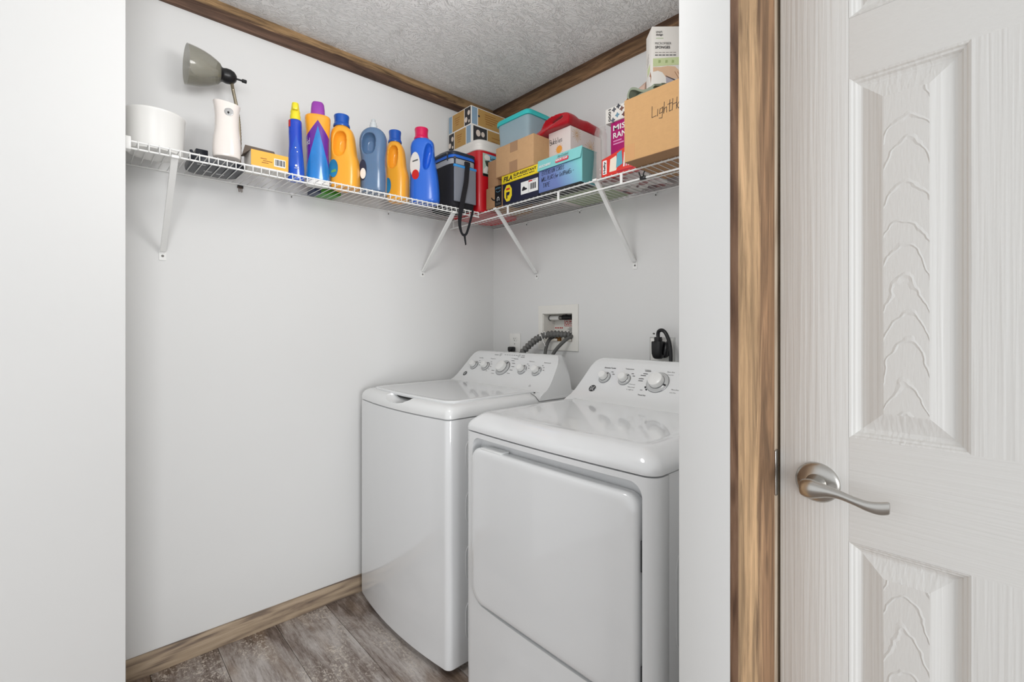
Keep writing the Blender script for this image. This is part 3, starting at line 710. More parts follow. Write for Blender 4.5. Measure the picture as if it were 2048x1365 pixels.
# corrugated drain hose
M_HOSE = plain('grey_hose', (106, 106, 104), .5)
M_HOSE2 = plain('dark_grey_hose', (88, 88, 86), .5)
def smooth_path(keys, n): return interp(keys, n)
path = smooth_path([(.10, .295, .98), (.09, .318, 1.06), (.075, .365, 1.115), (.065, .425, 1.155), (.045, .480, 1.174), (.02, .535, 1.175), (-.02, .572, 1.168), (-.055, .582, 1.16)], 22)
rr = [.0155 + .0032*math.cos(2*PI*i/6.2) for i in range(len(path))]
tag(MB().tube(path, rr, 14).build('drain_hose', M_HOSE, smooth=50), 'thick grey corrugated drain hose curving out of the outlet box', 'hose')
for keys, lab in (([(.105, .500, .96), (.085, .487, 1.05), (.06, .474, 1.11), (.03, .470, 1.150), (-.02, .470, 1.166)], 'thin grey water hose hanging directly under the corrugated hose'),
                  ([(.11, .515, .97), (.095, .528, 1.04), (.075, .548, 1.098), (.045, .585, 1.148), (0, .592, 1.168), (-.03, .575, 1.172)], 'thin grey water hose arching from the right side of the outlet box')):
    tag(MB().tube(smooth_path(keys, 10), .0085, 12).build('water_hose', M_HOSE2, smooth=60), lab, 'hose', 'thin water hoses of the washer')
m = MB(); ring_ = [(.0595 + .021*math.cos(t)*.2, .455 + .019*math.cos(t)*.8 + .006*math.sin(t), 1.167 + .0205*math.sin(t)) for t in [2*PI*k/20 for k in range(20)]]
m.tube(ring_, .0016, 6, closed=True); m.tube([(.078, .452, 1.178), (.085, .47, 1.155), (.088, .495, 1.118)], .0013, 6); m.box(.076, .083, .449, .456, 1.166, 1.173)
tag(m.build('cable_tie', M_WHITE), 'white cable tie around the corrugated grey hose', 'cable tie')
# wall outlet behind the washer
M_PLATE = plain('plate_white', (240, 239, 235), .35, var=.01)
wo = thing('wall_outlet', 'white duplex wall outlet half hidden behind the washer console', 'outlet', (0, .1865, 1.05))
MB().box(.0004, .006, .1445, .2285, 1.045, 1.175).build('cover_plate', M_PLATE, wo, bevel=.002)
for zc in (1.146, 1.092):
    r_ = MB(); r_.slab([(.0058, .1865 + a, zc + b) for a, b in rrect(-.017, .017, -.014, .014, .008, 4)], (1, 0, 0), .0018); r0 = r_.build('receptacle', M_PLATE, wo)
    for dy, h_ in ((-.0065, .008), (.0065, .0065)): decal('slot', rect(dy - .001, dy + .001, -h_/2, h_/2), (.0077, .1865, zc + .002), U, V, M_BLACK, r0)
    decal('slot', disc(0, 0, .0024, 10), (.0077, .1865, zc - .008), U, V, M_BLACK, r0)
MB().lathe([(.0028, 0), (.0028, .001)], (.006, .1865, 1.119), (1, 0, 0), 10).build('screw', M_SCREW, wo)
pg = thing('power_plug', 'black plug in the outlet just above the washer console', 'plug', (.03, .182, 1.07))
m = MB(); m.box(.009, .042, .166, .199, 1.078, 1.104); m.build('plug_body', M_BLACK, pg, bevel=.007, seg=3)
MB().tube(smooth_path([(.038, .182, 1.086), (.05, .186, 1.06), (.07, .2, 1.0), (.09, .22, .92)], 6), .004, 8).build('cord', M_BLACK, pg, smooth=60)
# dryer outlet
do = thing('dryer_outlet', 'square steel-rimmed dryer outlet plate on the wall above the dryer', 'outlet', (0, 1.067, 1.03))
MB().box(.0004, .004, 1.011, 1.123, 1.058, 1.170).build('rim_plate', plain('plate_steel', (190, 190, 188), .35, metal=.5), do, bevel=.001)
MB().box(.004, .007, 1.0165, 1.1175, 1.0635, 1.1645).build('cover_plate', M_PLATE, do, bevel=.0015)
MB().lathe([(.026, 0), (.026, .004), (.024, .006)], (.0068, 1.079, 1.112), (1, 0, 0), 28).build('receptacle', M_BLACK, do, smooth=40)
dp = thing('dryer_plug', 'large black dryer plug with its thick cord looping over', 'plug', (.05, 1.078, 1.05))
m = loft([(1.084, 0, 0, .012, .014, 2.2), (1.090, 0, 0, .019, .020, 2.4), (1.105, 0, 0, .023, .0235, 2.8), (1.130, 0, 0, .0235, .0235, 3.2), (1.150, 0, 0, .0225, .0225, 4), (1.1535, 0, 0, .0215, .0215, 4)], 28)
m.v = [(a + .048, b + 1.076, c_) for a, b, c_ in m.v]
m.build('plug_body', M_BLACK, dp, smooth=50)
MB().lathe([(.0165, 0), (.0165, .0035), (.0150, .004), (.0150, .007), (.0165, .0075), (.0165, .0115), (.015, .012), (.015, .0165), (.0145, .0175)], (.048, 1.076, 1.1535), (0, 0, 1), 24).build('strain_relief', M_BLACK, dp, smooth=30)
MB().box(.012, .030, 1.066, 1.096, 1.09, 1.140).build('plug_face', M_BLACK, dp, bevel=.004)
MB().lathe([(.0032, 0), (.0032, .006)], (.066, 1.070, 1.184), (.9, -.3, .2), 10).build('clamp_screw', M_SCREW, dp, smooth=40)
MB().tube(smooth_path([(.048, 1.076, 1.168), (.048, 1.0755, 1.184), (.050, 1.081, 1.195), (.054, 1.098, 1.198), (.058, 1.115, 1.186), (.06, 1.130, 1.155), (.064, 1.139, 1.115), (.072, 1.143, 1.06), (.085, 1.145, .98)], 8), .0072, 12).build('cord', M_BLACK, dp, smooth=60)
MB().tube(smooth_path([(.02, 1.1, 1.145), (.035, 1.105, 1.14), (.045, 1.108, 1.12), (.045, 1.105, 1.10)], 5), .010, 10).build('cord_clamp', M_BLACK, dp, smooth=60)
# ------------------------------------------------------------------ things on the left shelf
DZ = 1.7665
def fc(x, y): return math.atan2(CAM.y - y, CAM.x - x) - PI/2
def kraft(name, rgb):
    t = NT(name); c = srgb(*rgb)
    f = t.noise(t.coord(), 60, 4, .7); g = t.noise(t.coord((1, 1, 14)), 25, 2)
    t.col(t.mix(t.math('ADD', t.math('MULTIPLY', f, .6), t.math('MULTIPLY', g, .4)), tuple(x*.86 for x in c), tuple(min(1, x*1.08) for x in c)))
    t.set(Roughness=.8, Specular_IOR_Level=.2); t.bump(f, .06, .0008); return t.m
M_KRAFT = kraft('kraft_board', (204, 164, 122)); M_KRAFT2 = kraft('kraft_board_orange', (206, 163, 114)); M_KRAFTD = kraft('kraft_board_dark', (172, 134, 100))
M_TAPE = plain('brown_tape', (170, 132, 98), .3)
M_WPRINT = plain('white_print', (240, 240, 238), .5, var=0)
M_YEL = plain('yellow_print', (238, 212, 40), .5, var=.02)
M_PAPER = plain('white_board', (236, 232, 226), .6, var=.02)
def glossy(name, rgb, rough=.3, coat=.15, sub=0): return plain(name, rgb, rough, coat=coat, var=.03, sub=sub)

# white round tub behind the front wall
tb = thing('round_tub', 'large plain white round tub at the front wall end of the shelf', 'tub', (1.570, .168, DZ))
R0 = .081
MB().lathe([(R0*.88, 0), (R0*.92, .002), (R0*.94, .01), (R0*.995, .118), (R0*1.012, .120), (R0*1.015, .126), (R0*.99, .1275), (R0*.97, .126), (R0*.91, .012), (.01, .01)], (1.570, .168, DZ), (0, 0, 1), 48, True, True).build('shell', M_WHITE, tb, smooth=35)
MB().lathe([(R0*.7, -.0001), (R0*.7, .003), (R0*.66, .003), (R0*.66, .0)], (1.570, .168, DZ), (0, 0, 1), 40).build('foot_ring', M_WHITE, tb, smooth=35)

# desk lamp with organiser base
M_SMOKE = NT('smoked_plastic'); M_SMOKE.col(srgb(150, 147, 132)); M_SMOKE.set(Roughness=.1, Alpha=.44, Coat_Weight=.4); M_SMOKE = M_SMOKE.m
M_NAVYB = plain('black_navy_plastic', (34, 38, 48), .3, var=.08)
lp = thing('desk_lamp', 'desk lamp with smoked bell shade, gooseneck and black organiser base', 'lamp', (1.395, .12, DZ))
m = MB(); out = rrect(1.312, 1.478, .030, .205, .045, 8)
ctr = (1.395, .1175)
def ring_in(d, z): return [(ctr[0] + (a-ctr[0])*(1-d), ctr[1] + (b-ctr[1])*(1-d), z) for a, b in out]
m.rings([ring_in(.10, DZ), ring_in(.02, DZ + .002), ring_in(0, DZ + .012), ring_in(.005, DZ + .020), ring_in(.03, DZ + .021), ring_in(.05, DZ + .010), ring_in(.5, DZ + .009)])
bs = m.build('organiser_base', M_NAVYB, lp, smooth=40)
MB().box(1.415, 1.452, .075, .12, DZ + .009, DZ + .068).build('pen_cup', M_NAVYB, bs, bevel=.003)
MB().slab([(1.462, .11, DZ + .012), (1.470, .11, DZ + .058), (1.462, .11, DZ + .060), (1.440, .11, DZ + .012)], (0, 1, 0), .012).build('paper_fin', M_NAVYB, bs, bevel=.002)
for a, b in ((1.36, .08), (1.40, .09), (1.43, .16)): MB().box(a, a + .025, b, b + .012, DZ - .0002, DZ + .001).build('care_label', plain('label_grey', (190, 192, 194), .6), bs)
M_GOOSE = plain('gooseneck_metal', (170, 160, 140), .28, metal=.95, var=0)
pth = interp([(1.318, .12, DZ + .008), (1.316, .12, 1.90), (1.321, .12, 1.98), (1.329, .12, 2.03), (1.338, .12, 2.075), (1.343, .12, 2.105)], 16)
MB().tube(pth, [.0056 + .0006*math.cos(i*PI) for i in range(len(pth))], 10).build('gooseneck', M_GOOSE, lp, smooth=50)
ax = Vector((1, .02, -.02)).normalized(); c0 = Vector((1.330, .12, 2.118))
so = MB().lathe([(.001, -.004), (.012, -.002), (.021, .006), (.0255, .018), (.026, .030), (.0235, .040), (.026, .046), (.035, .052), (.0375, .056), (.030, .056)], c0, ax, 28).build('socket', M_BLACK, lp, smooth=45)
MB().lathe([(.0035, -.024), (.0035, -.004)], c0, ax, 10).build('switch_stem', M_BLACK, so)
MB().lathe([(.006, -.036), (.0065, -.034), (.0065, -.022), (.005, -.021)], c0, ax, 14).build('switch_knob', M_BLACK, so, smooth=40)
pr_ = [(.036, .052), (.044, .064), (.0535, .084), (.060, .104), (.0640, .124), (.0662, .142), (.0668, .150)]
MB().lathe(pr_ + [(r - .0018, h) for r, h in reversed(pr_)], c0, ax, 44, False, False).build('shade', M_SMOKE, lp, smooth=50)
MB().lathe([(.012, .05), (.0125, .062), (.018, .076), (.027, .096), (.0295, .110), (.027, .124), (.018, .134), (.001, .138)], c0, ax, 24).build('bulb', plain('bulb_frost', (236, 234, 226), .25, var=0), lp, smooth=60)

# air freshener dispenser
M_CREAM = plain('cream_gloss', (238, 230, 224), .16, coat=.5, var=.02)
fx, fy = 1.377, .218
fr = thing('air_freshener', 'cream waisted air freshener dispenser standing before the lamp', 'air freshener', (fx, fy, DZ + .022), fc(fx, fy))
keys = [(0, 0, 0, .036, .030, 2.6), (.003, 0, 0, .041, .034, 2.6), (.03, 0, 0, .0425, .036, 2.5), (.06, 0, 0, .041, .036, 2.4), (.10, 0, 0, .0365, .034, 2.4), (.14, 0, 0, .0355, .033, 2.4), (.17, 0, 0, .038, .033, 2.6), (.188, 0, 0, .041, .033, 2.8)]
m = loft(interp(keys, 5), 40)
m.v = [(a, b, c - (max(0, c - .15)/.04)*(-a*.12 + .004)) for a, b, c in m.v]     # slanted top edge
m.build('housing', M_CREAM, fr, local=True, smooth=50)
n_ = MB().lathe([(.0135, -.004), (.0135, .0015), (.012, .002), (.001, .0005)], (-.006, .0325, .150), (0, 1, .12), 28).build('nozzle_ring', plain('silver_plastic', (190, 190, 190), .25, metal=.6, var=0), fr, local=True, smooth=40)
MB().lathe([(.0035, 0), (.0028, .0025)], (-.0045, .0335, .1475), (0, 1, .12), 12).build('nozzle', M_BLACK, n_, local=True)
MB().box(-.0052, -.0036, .0335, .0352, .139, .147).build('nozzle_slit', M_BLACK, n_, local=True)

# open orange carton
M_OC = plain('orange_carton', (246, 178, 62), .5, var=.03); M_GB = plain('grey_board', (122, 110, 100), .8)
oc = thing('small_carton', 'small orange-fronted carton with open grey flaps', 'carton', (1.255, .235, DZ))
bx0, bx1, by0, by1, bz0, bz1 = 1.190, 1.312, .165, .258, DZ, DZ + .062
m = MB(); tt = .0012
for a in ((bx0, bx1, by1 - tt, by1, bz0, bz1), (bx0, bx1, by0, by0 + tt, bz0, bz1), (bx0, bx0 + tt, by0, by1, bz0, bz1), (bx1 - tt, bx1, by0, by1, bz0, bz1), (bx0, bx1, by0, by1, bz0, bz0 + tt)): m.box(*a)
m.build('carton_body', M_PAPER, oc)
MB().box(bx0, bx1, by1, by1 + .0006, bz0 + .008, bz1).build('front_print', M_OC, oc)
UL = (-1, 0, 0); VZ = (0, 0, 1)
fpo = (bx1, by1 + .0007, bz0)
decal('barcode_patch', rect(.074, .112, .018, .046), fpo, UL, VZ, M_WPRINT, oc)
for k in range(9): decal('barcode_bar', rect(.077 + .0037*k, .0785 + .0037*k + .0008*(k % 3), .022, .043), (bx1, by1 + .0011, bz0), UL, VZ, M_INK, oc)
for k, (a, w_) in enumerate(((.030, .02), (.038, .03), (.034, .022))): decal('printed_mark', rect(a, a + w_, .036 - .007*k, .0385 - .007*k), fpo, UL, VZ, plain('brown_print', (150, 96, 40), .6, var=0), oc)
m = MB(); m.slab([(bx0 + .01, by0 + .01, bz1 - .001), (bx1 + .01, by0 + .01, bz1 - .004), (bx1 + .004, by0 + .03, bz1 + .03), (bx0 + .03, by0 + .03, bz1 + .028)], (0, .3, 1), .0012); m.build('top_flap', M_GB, oc)
m = MB(); m.slab([(bx1, by0, bz1 - .001), (bx1, by1, bz1 - .001), (bx1 + .018, by1 - .02, bz1 - .014), (bx1 + .018, by0 + .02, bz1 - .012)], (0, 0, 1), .0012); m.build('side_flap', M_GB, oc)

# bottles ------------------------------------------------------------
def chevron(name, low, mid, top, zmid, kmid, zlow, klow):
    """flat printed sleeve: bands meeting in upward points; local x across, local z up"""
    t = NT(name); c = t.n('TexCoord'); sp = t.n('SeparateXYZ'); t.l(c.outputs['Object'], sp.inputs[0])
    ax_ = t.math('ABSOLUTE', sp.outputs[0]); zz = sp.outputs[2]
    a = t.math('GREATER_THAN', zz, t.math('SUBTRACT', zmid, t.math('MULTIPLY', ax_, kmid)))
    b = t.math('GREATER_THAN', zz, t.math('SUBTRACT', zlow, t.math('MULTIPLY', ax_, klow)))
    f = t.noise(t.coord((1, 1, .6)), 26, 3)
    lo = t.mix(f, tuple(x*.7 for x in srgb(*low)), tuple(min(1, x*1.25) for x in srgb(*low)))
    t.col(t.mix(a, t.mix(b, lo, srgb(*mid)), srgb(*top))); t.set(Roughness=.18, Coat_Weight=.4); return t.m
x_, y_ = 1.141, .19
sb = thing('spray_bottle', 'slim blue spray bottle with a yellow nozzle cap', 'bottle', (x_, y_, DZ), fc(x_, y_))
keys = [(0, 0, 0, .026, .021, 2.6), (.004, 0, 0, .029, .024, 2.6), (.04, 0, 0, .029, .0245, 2.5), (.09, .001, 0, .0265, .023, 2.4), (.14, .002, 0, .0235, .021, 2.3), (.18, .003, 0, .0235, .021, 2.3), (.215, .003, 0, .0235, .021, 2.4), (.2285, .003, 0, .0215, .019, 2.4), (.232, .003, 0, .014, .014, 2)]
loft(interp(keys, 4), 36).build('bottle', chevron('blue_spray_sleeve', (24, 84, 200), (20, 66, 190), (16, 58, 180), .34, 3.2, .17, 3.5), sb, local=True, smooth=50)
MB().lathe([(.0165, .230), (.0185, .232), (.0185, .247), (.0165, .254), (.0175, .262), (.0150, .270), (.0125, .290), (.0115, .296), (.007, .298)], (.003, 0, 0), (0, 0, 1), 22).build('nozzle_cap', glossy('cap_yellow', (240, 222, 50)), sb, local=True, smooth=40)
MB().box(-.006, .012, .008, .030, .262, .279).build('nozzle', glossy('cap_yellow', (240, 222, 50)), sb, local=True, bevel=.004)
m = MB(); m.rings([[(.003 + p[0]*1.02, p[1]*1.02, z) for p in (sup(.0236, .0211, 2.4, k/3.0, 36) for k in range(0, 16))] for z in (.200, .212, .226)], False, False, closed=False)
m.build('red_corner', glossy('label_red', (206, 44, 40)), sb, local=True, smooth=50)
m = MB()
for (a, zc, r_) in ((0, .052, .0042), (-.004, .105, .002), (.002, .12, .0022)): m.slab([(a + r_*math.cos(q), .0262 if zc < .06 else .0245, zc + r_*math.sin(q)) for q in [2*PI*i/12 for i in range(12)]], (0, 1, 0), .0006)
m.box(-.010, .006, .0257, .0263, .042, .0436)
m.build('printed_mark', M_WPRINT, sb, local=True)

x_, y_ = 1.056, .18
ob2 = thing('detergent_bottle', 'tall bottle with orange, purple and blue sleeve and purple cap', 'bottle', (x_, y_, DZ), fc(x_, y_))
keys = [(.018, 0, 0, .044, .030, 2.6), (.03, 0, 0, .0445, .0305, 2.6), (.07, 0, 0, .0425, .030, 2.5), (.13, 0, 0, .041, .029, 2.5), (.19, 0, 0, .0425, .030, 2.5), (.235, 0, 0, .0455, .032, 2.6), (.262, 0, 0, .0475, .033, 2.7), (.273, 0, 0, .044, .030, 2.6), (.278, 0, 0, .030, .022, 2.3)]
loft(interp(keys, 4), 40).build('bottle', chevron('rainbow_sleeve', (36, 128, 206), (104, 40, 150), (246, 168, 48), .250, 1.5, .228, 3.9), ob2, local=True, smooth=50)
loft([(0, 0, 0, .041, .028, 2.6), (.002, 0, 0, .0445, .031, 2.6), (.018, 0, 0, .0442, .0305, 2.6), (.021, 0, 0, .042, .029, 2.6)], 40).build('base_cup', M_WHITE, ob2, local=True, smooth=40)
loft([(.274, 0, 0, .0235, .021, 3), (.276, 0, 0, .0265, .023, 3), (.300, 0, 0, .0255, .0222, 3), (.320, 0, 0, .0235, .0205, 3), (.328, 0, 0, .019, .017, 2.8), (.330, 0, 0, .010, .010, 2.5)], 32).build('cap', glossy('cap_purple', (150, 62, 168)), ob2, local=True, smooth=40)
def ltext(parent, s, o, u, v, h, mat, width=None, **kw):
    Mx = wmat(parent); R = Mx.to_3x3(); return text('lettering', s, Mx @ Vector(o), R @ Vector(u), R @ Vector(v), h, mat, parent, width, **kw)
ltext(ob2, 'id', (.037, .0185, .15), (-.45, .9, 0), (0, 0, 1), .024, M_WPRINT, .022, lift=.002)
def jug(name, label, x, y, turn, col, secs, hole, capc, cap_at, cap_r, cap_z, mat=None, capmat=None, vox=.003):
    t = thing(name, label, 'detergent jug', (x, y, DZ), fc(x, y) + math.radians(turn), 'detergent jugs in a row')
    b = loft(interp(secs, 4), 44).mesh('b')
    hx_, hz_, hrx, hrz, depth, lean = hole
    rs = []
    for yy, k in ((depth - .012, .45), (depth, .82), (depth + .012, .95), (depth + .03, 1.03), (.09, 1.25)):
        rs.append([(hx_ + p[0]*k + lean*p[1], yy, hz_ + p[1]*k) for p in (sup(hrx, hrz, 2.6, q, 28) for q in range(28))])
    me = boolean(b, MB().rings(rs).mesh('c'), vox, 5)
    link('jug_body', me, mat or glossy('jug_' + name + str(col), col, .28, .2), t, True, 60)
    if capmat:
        cx_, cz_ = cap_at
        prof = [(cap_r*1.12, cap_z - .004), (cap_r*1.16, cap_z), (cap_r*1.10, cap_z + .007), (cap_r, cap_z + .010), (cap_r*.98, cap_z + capc*.55), (cap_r*1.06, cap_z + capc*.9), (cap_r*1.02, cap_z + capc*.98), (cap_r*.9, cap_z + capc), (.001, cap_z + capc)]
        m = MB(); rs = []
        for r_, h_ in prof: rs.append([(cx_ + r_*(1 + .012*(k % 2))*math.cos(2*PI*k/48), cz_ + r_*(1 + .012*(k % 2))*math.sin(2*PI*k/48), h_) for k in range(48)])
        m.rings(rs).build('cap', capmat, t, True, 35)
    return t
M_CAPB = glossy('cap_blue', (24, 84, 176)); M_CAPP = glossy('cap_pink', (216, 20, 86))
j7 = jug('detergent_jug', 'tall orange jug with blue cap between the purple-capped bottle and blue-grey jug', .953, .202, -20, (246, 172, 52),
    [(0.0, 0, 0, 0.0452, 0.036, 3), (0.0037, 0, 0, 0.0522, 0.0414, 3), (0.0186, 0, 0, 0.0552, 0.0432, 3), (0.0837, 0, 0, 0.0557, 0.0432, 3), (0.119, 0.002, 0, 0.053, 0.0423, 3), (0.1442, 0.006, 0, 0.0496, 0.0405, 3), (0.186, 0.009, 0, 0.0474, 0.0387, 3), (0.2185, 0.011, 0, 0.0452, 0.0369, 2.8), (0.2399, 0.013, 0, 0.0391, 0.0333, 2.5), (0.2511, 0.015, 0, 0.0287, 0.0279, 2.2), (0.2585, 0.015, 0, 0.0244, 0.0252, 2), (0.2623, 0.015, 0, 0.0226, 0.0234, 2)],
    (.012, .178, .0265, .049, .008, -.05), .044, (.016, 0), .0280, .2575, capmat=M_CAPB)
j8 = jug('detergent_jug', 'blue-grey translucent jug with clear stopper between the two orange jugs', .847, .236, -12, (86, 116, 150),
    [(0.0, 0, 0, 0.0446, 0.0342, 3), (0.0038, 0, 0, 0.05, 0.0387, 3), (0.0283, 0, 0, 0.0514, 0.0405, 3), (0.085, 0, 0, 0.0514, 0.0405, 3), (0.1181, 0, 0, 0.0483, 0.0396, 3), (0.1512, 0.001, 0, 0.05, 0.0396, 3), (0.189, 0.002, 0, 0.0544, 0.0396, 3), (0.2221, 0.002, 0, 0.0544, 0.0387, 2.8), (0.2476, 0.002, 0, 0.0465, 0.0342, 2.5), (0.2637, 0.002, 0, 0.0304, 0.027, 2.2), (0.2703, 0.002, 0, 0.0134, 0.0135, 2), (0.2722, 0.002, 0, 0.0107, 0.0108, 2)],
    (.014, .196, .027, .044, .008, -.05), 0, (0, 0), 0, 0, mat=plain('blue_translucent', (92, 120, 154), .22, coat=.3, var=.1, sub=.3))
MB().lathe([(.0155, .269), (.0155, .282), (.0130, .284), (.0130, .293), (.009, .297), (.008, .306), (.005, .308)], (.002, 0, 0), (0, 0, 1), 22).build('stopper', plain('clear_plastic', (214, 220, 222), .2, var=0, alpha=.75), j8, local=True, smooth=40)
j9 = jug('detergent_jug', 'smaller orange jug with blue cap between the blue-grey and blue jugs', .704, .178, -22, (246, 172, 52),
    [(0.0, 0, 0, 0.0376, 0.035, 3), (0.0039, 0, 0, 0.0428, 0.0396, 3), (0.0195, 0, 0, 0.0454, 0.0414, 3), (0.0975, 0, 0, 0.0462, 0.0414, 3), (0.1287, 0.002, 0, 0.0445, 0.0405, 3), (0.156, 0.006, 0, 0.041, 0.0386, 3), (0.195, 0.008, 0, 0.0397, 0.0368, 3), (0.2291, 0.01, 0, 0.0376, 0.035, 2.8), (0.2496, 0.012, 0, 0.0316, 0.0313, 2.5), (0.2613, 0.014, 0, 0.0248, 0.0267, 2.2), (0.2691, 0.014, 0, 0.0218, 0.0235, 2), (0.273, 0.014, 0, 0.0205, 0.0221, 2)],
    (.011, .192, .0225, .051, .008, -.05), .049, (.014, 0), .0255, .267, capmat=M_CAPB)
j10 = jug('detergent_jug', 'bright blue jug with pink cap next to the cooler bag', .597, .230, -12, (44, 108, 216),
    [(0.0, 0, 0, 0.0565, 0.036, 3), (0.0039, 0, 0, 0.0627, 0.0414, 3), (0.0243, 0, 0, 0.0658, 0.0432, 3), (0.0776, 0.001, 0, 0.0645, 0.0432, 3), (0.1261, 0.003, 0, 0.061, 0.0423, 3), (0.1746, 0.007, 0, 0.0565, 0.0405, 2.8), (0.2182, 0.01, 0, 0.053, 0.0387, 2.8), (0.2541, 0.011, 0, 0.053, 0.0369, 2.8), (0.2774, 0.01, 0, 0.0477, 0.0342, 2.6), (0.291, 0.012, 0, 0.0327, 0.0288, 2.2), (0.2968, 0.014, 0, 0.0265, 0.027, 2), (0.3007, 0.014, 0, 0.023, 0.0234, 2)],
    (-.018, .206, .0165, .060, .010, -.12), .048, (.016, 0), .0285, .293, capmat=M_CAPP)
# printed labels on the jugs (left flank as seen from the room)
def front_label(parent, pts, mat, xs, yoff, name='label'):
    Mx = wmat(parent); R = Mx.to_3x3()
    return decal(name, pts, Mx @ Vector((xs, yoff, 0)), R @ Vector((-1, .22, 0)), (0, 0, 1), mat, parent, .0012)
front_label(j7, disc(0, .076, .020, 20, .036), plain('label_blue_green', (40, 128, 176), .35, var=.5), .034, .0405)
front_label(j7, [(-.010, .058), (.014, .062), (.010, .072), (-.006, .068)], plain('label_leaf', (110, 168, 90), .4, var=.2), .034, .0414, 'label_leaf')
front_label(j8, disc(0, .085, .016, 20, .042), plain('label_navy', (40, 46, 70), .4, var=.2), .036, .0375)
front_label(j8, disc(.001, .070, .012, 16, .022), M_PAPER, .036, .0387, 'label_oval')
front_label(j9, disc(0, .065, .015, 18, .034), plain('label_blue_green', (40, 128, 176), .35, var=.5), .030, .0385)
front_label(j10, disc(0, .165, .024, 22, .058), plain('label_white_red', (226, 224, 222), .35, var=.05), .036, .0385)
front_label(j10, disc(.002, .122, .017, 18, .022), glossy('label_red', (206, 44, 40)), .036, .0397, 'label_flower')
front_label(j10, [(-.012, .178), (.014, .184), (.014, .190), (-.012, .184)], M_GREYINK, .036, .0397, 'printed_mark')
# green packet lying behind the bottles
gp = thing('flat_packet', 'flat green and navy packet lying behind the purple-capped bottle', 'packet', (.985, .055, DZ))
MB().box(.928, 1.040, .018, .098, DZ, DZ + .022).build('packet', plain('packet_green', (72, 150, 52), .4, var=.35), gp, bevel=.003)
MB().box(1.012, 1.0405, .0176, .0985, DZ - .0003, DZ + .0224).build('packet_end', plain('packet_navy', (52, 66, 96), .4), gp, bevel=.002)
# binder clip on the back rail
bc = thing('binder_clip', 'small metal binder clip on the left shelf back rail', 'clip', (1.290, .008, 1.745))
m = MB(); m.box(1.280, 1.300, .003, .013, 1.750, 1.760); m.build('spring', M_BLACK, bc, bevel=.001)
for dx in (-.004, .004): MB().tube([(1.290 + dx, .014, 1.755), (1.288 + dx, .016, 1.735), (1.292 + dx, .016, 1.733), (1.294 + dx, .014, 1.755)], .0009, 6).build('wire_arm', plain('aged_wire', (120, 92, 72), .4, metal=.8), bc)

# cooler bag ----------------------------------------------------------
bg_ = thing('cooler_bag', 'soft black and grey cooler bag with blue piping and hanging strap', 'bag', (.4235, .20, DZ))
M_BAGK = plain('bag_black', (26, 26, 32), .75, bump=.2, bscale=500); M_BAGG = plain('bag_grey', (128, 132, 142), .8, bump=.35, bscale=900); M_BAGL = plain('bag_light_grey', (168, 170, 174), .7); M_BLU = plain('bag_blue', (36, 104, 206), .55); M_BLU2 = plain('bag_sky_blue', (60, 150, 222), .55); M_NAVY2 = plain('bag_navy', (38, 50, 66), .4, coat=.2)
cxb, cyb = .4235, .198
def bag_sec(z, g=0, n=5.5): return (z, cxb, cyb, .0705 + g, .098 + g, n)
loft(interp([bag_sec(DZ, -.012), bag_sec(DZ + .004, -.002), bag_sec(DZ + .05, 0), bag_sec(DZ + .12, .001), bag_sec(DZ + .19, 0), bag_sec(DZ + .20, -.001)], 3), 48).build('bag_body', M_BAGK, bg_, smooth=50)
loft([bag_sec(DZ + .196, -.001), bag_sec(DZ + .200, .001), bag_sec(DZ + .222, .001), bag_sec(DZ + .226, -.001)], 48).build('upper_band', M_BAGL, bg_, smooth=40)
loft([bag_sec(DZ + .224, .0005), bag_sec(DZ + .226, .0022), bag_sec(DZ + .238, .0022), bag_sec(DZ + .240, .0005)], 48).build('blue_band', M_BLU, bg_, smooth=40)
lidm = loft([bag_sec(DZ + .239, 0), bag_sec(DZ + .241, .003), bag_sec(DZ + .250, .004), bag_sec(DZ + .254, .003), bag_sec(DZ + .262, .0005), bag_sec(DZ + .268, -.008), bag_sec(DZ + .271, -.03), bag_sec(DZ + .272, -.06)], 48)
lidm.v = [(a, b, c - .012*((b - cyb)/.1)**2 if c > DZ + .255 else c) for a, b, c in lidm.v]
lidm.build('padded_lid', M_NAVY2, bg_, smooth=50)
for zz in (.2235, .2475): 
    pts = [(cxb + p[0], cyb + p[1], DZ + zz) for p in (sup(.0728, .1003, 5.5, k, 60) for k in range(60))]
    MB().tube(pts, .0022, 6, closed=True).build('zip', M_BAGK, bg_, smooth=60)
for (px_, py_, pz_) in ((.497, .262, DZ + .247), (.482, .299, DZ + .223)):
    q = MB(); q.box(px_ - .003, px_ + .003, py_ - .003, py_ + .003, pz_ - .034, pz_ - .006); z_ = q.build('zip_pull', M_NAVY2, bg_, bevel=.002)
    MB().box(px_ - .004, px_ + .004, py_ - .004, py_ + .004, pz_ - .007, pz_ + .004).build('zip_slider', M_SCREW, z_, bevel=.001)
MB().box(.362, .487, .2955, .3045, DZ + .022, DZ + .183).build('mesh_pocket', M_BAGG, bg_, bevel=.004, seg=3)
MB().box(.360, .489, .2957, .3055, DZ + .180, DZ + .192).build('pocket_trim', M_BLU2, bg_, bevel=.002)
SZ = .318
pts = [(.416, .309, 1.972), (.424, .314, 1.93), (.432, SZ, 1.879), (.446, SZ, 1.815), (.458, SZ + .002, 1.765), (.468, SZ + .003, 1.723), (.470, SZ + .003, 1.677), (.459, SZ + .002, 1.643), (.444, SZ, 1.634), (.430, SZ, 1.643), (.417, SZ, 1.675), (.403, SZ, 1.72), (.392, SZ - .002, 1.752), (.386, .308, 1.764)]
pp = interp(pts, 6)
m = MB(); rs = []
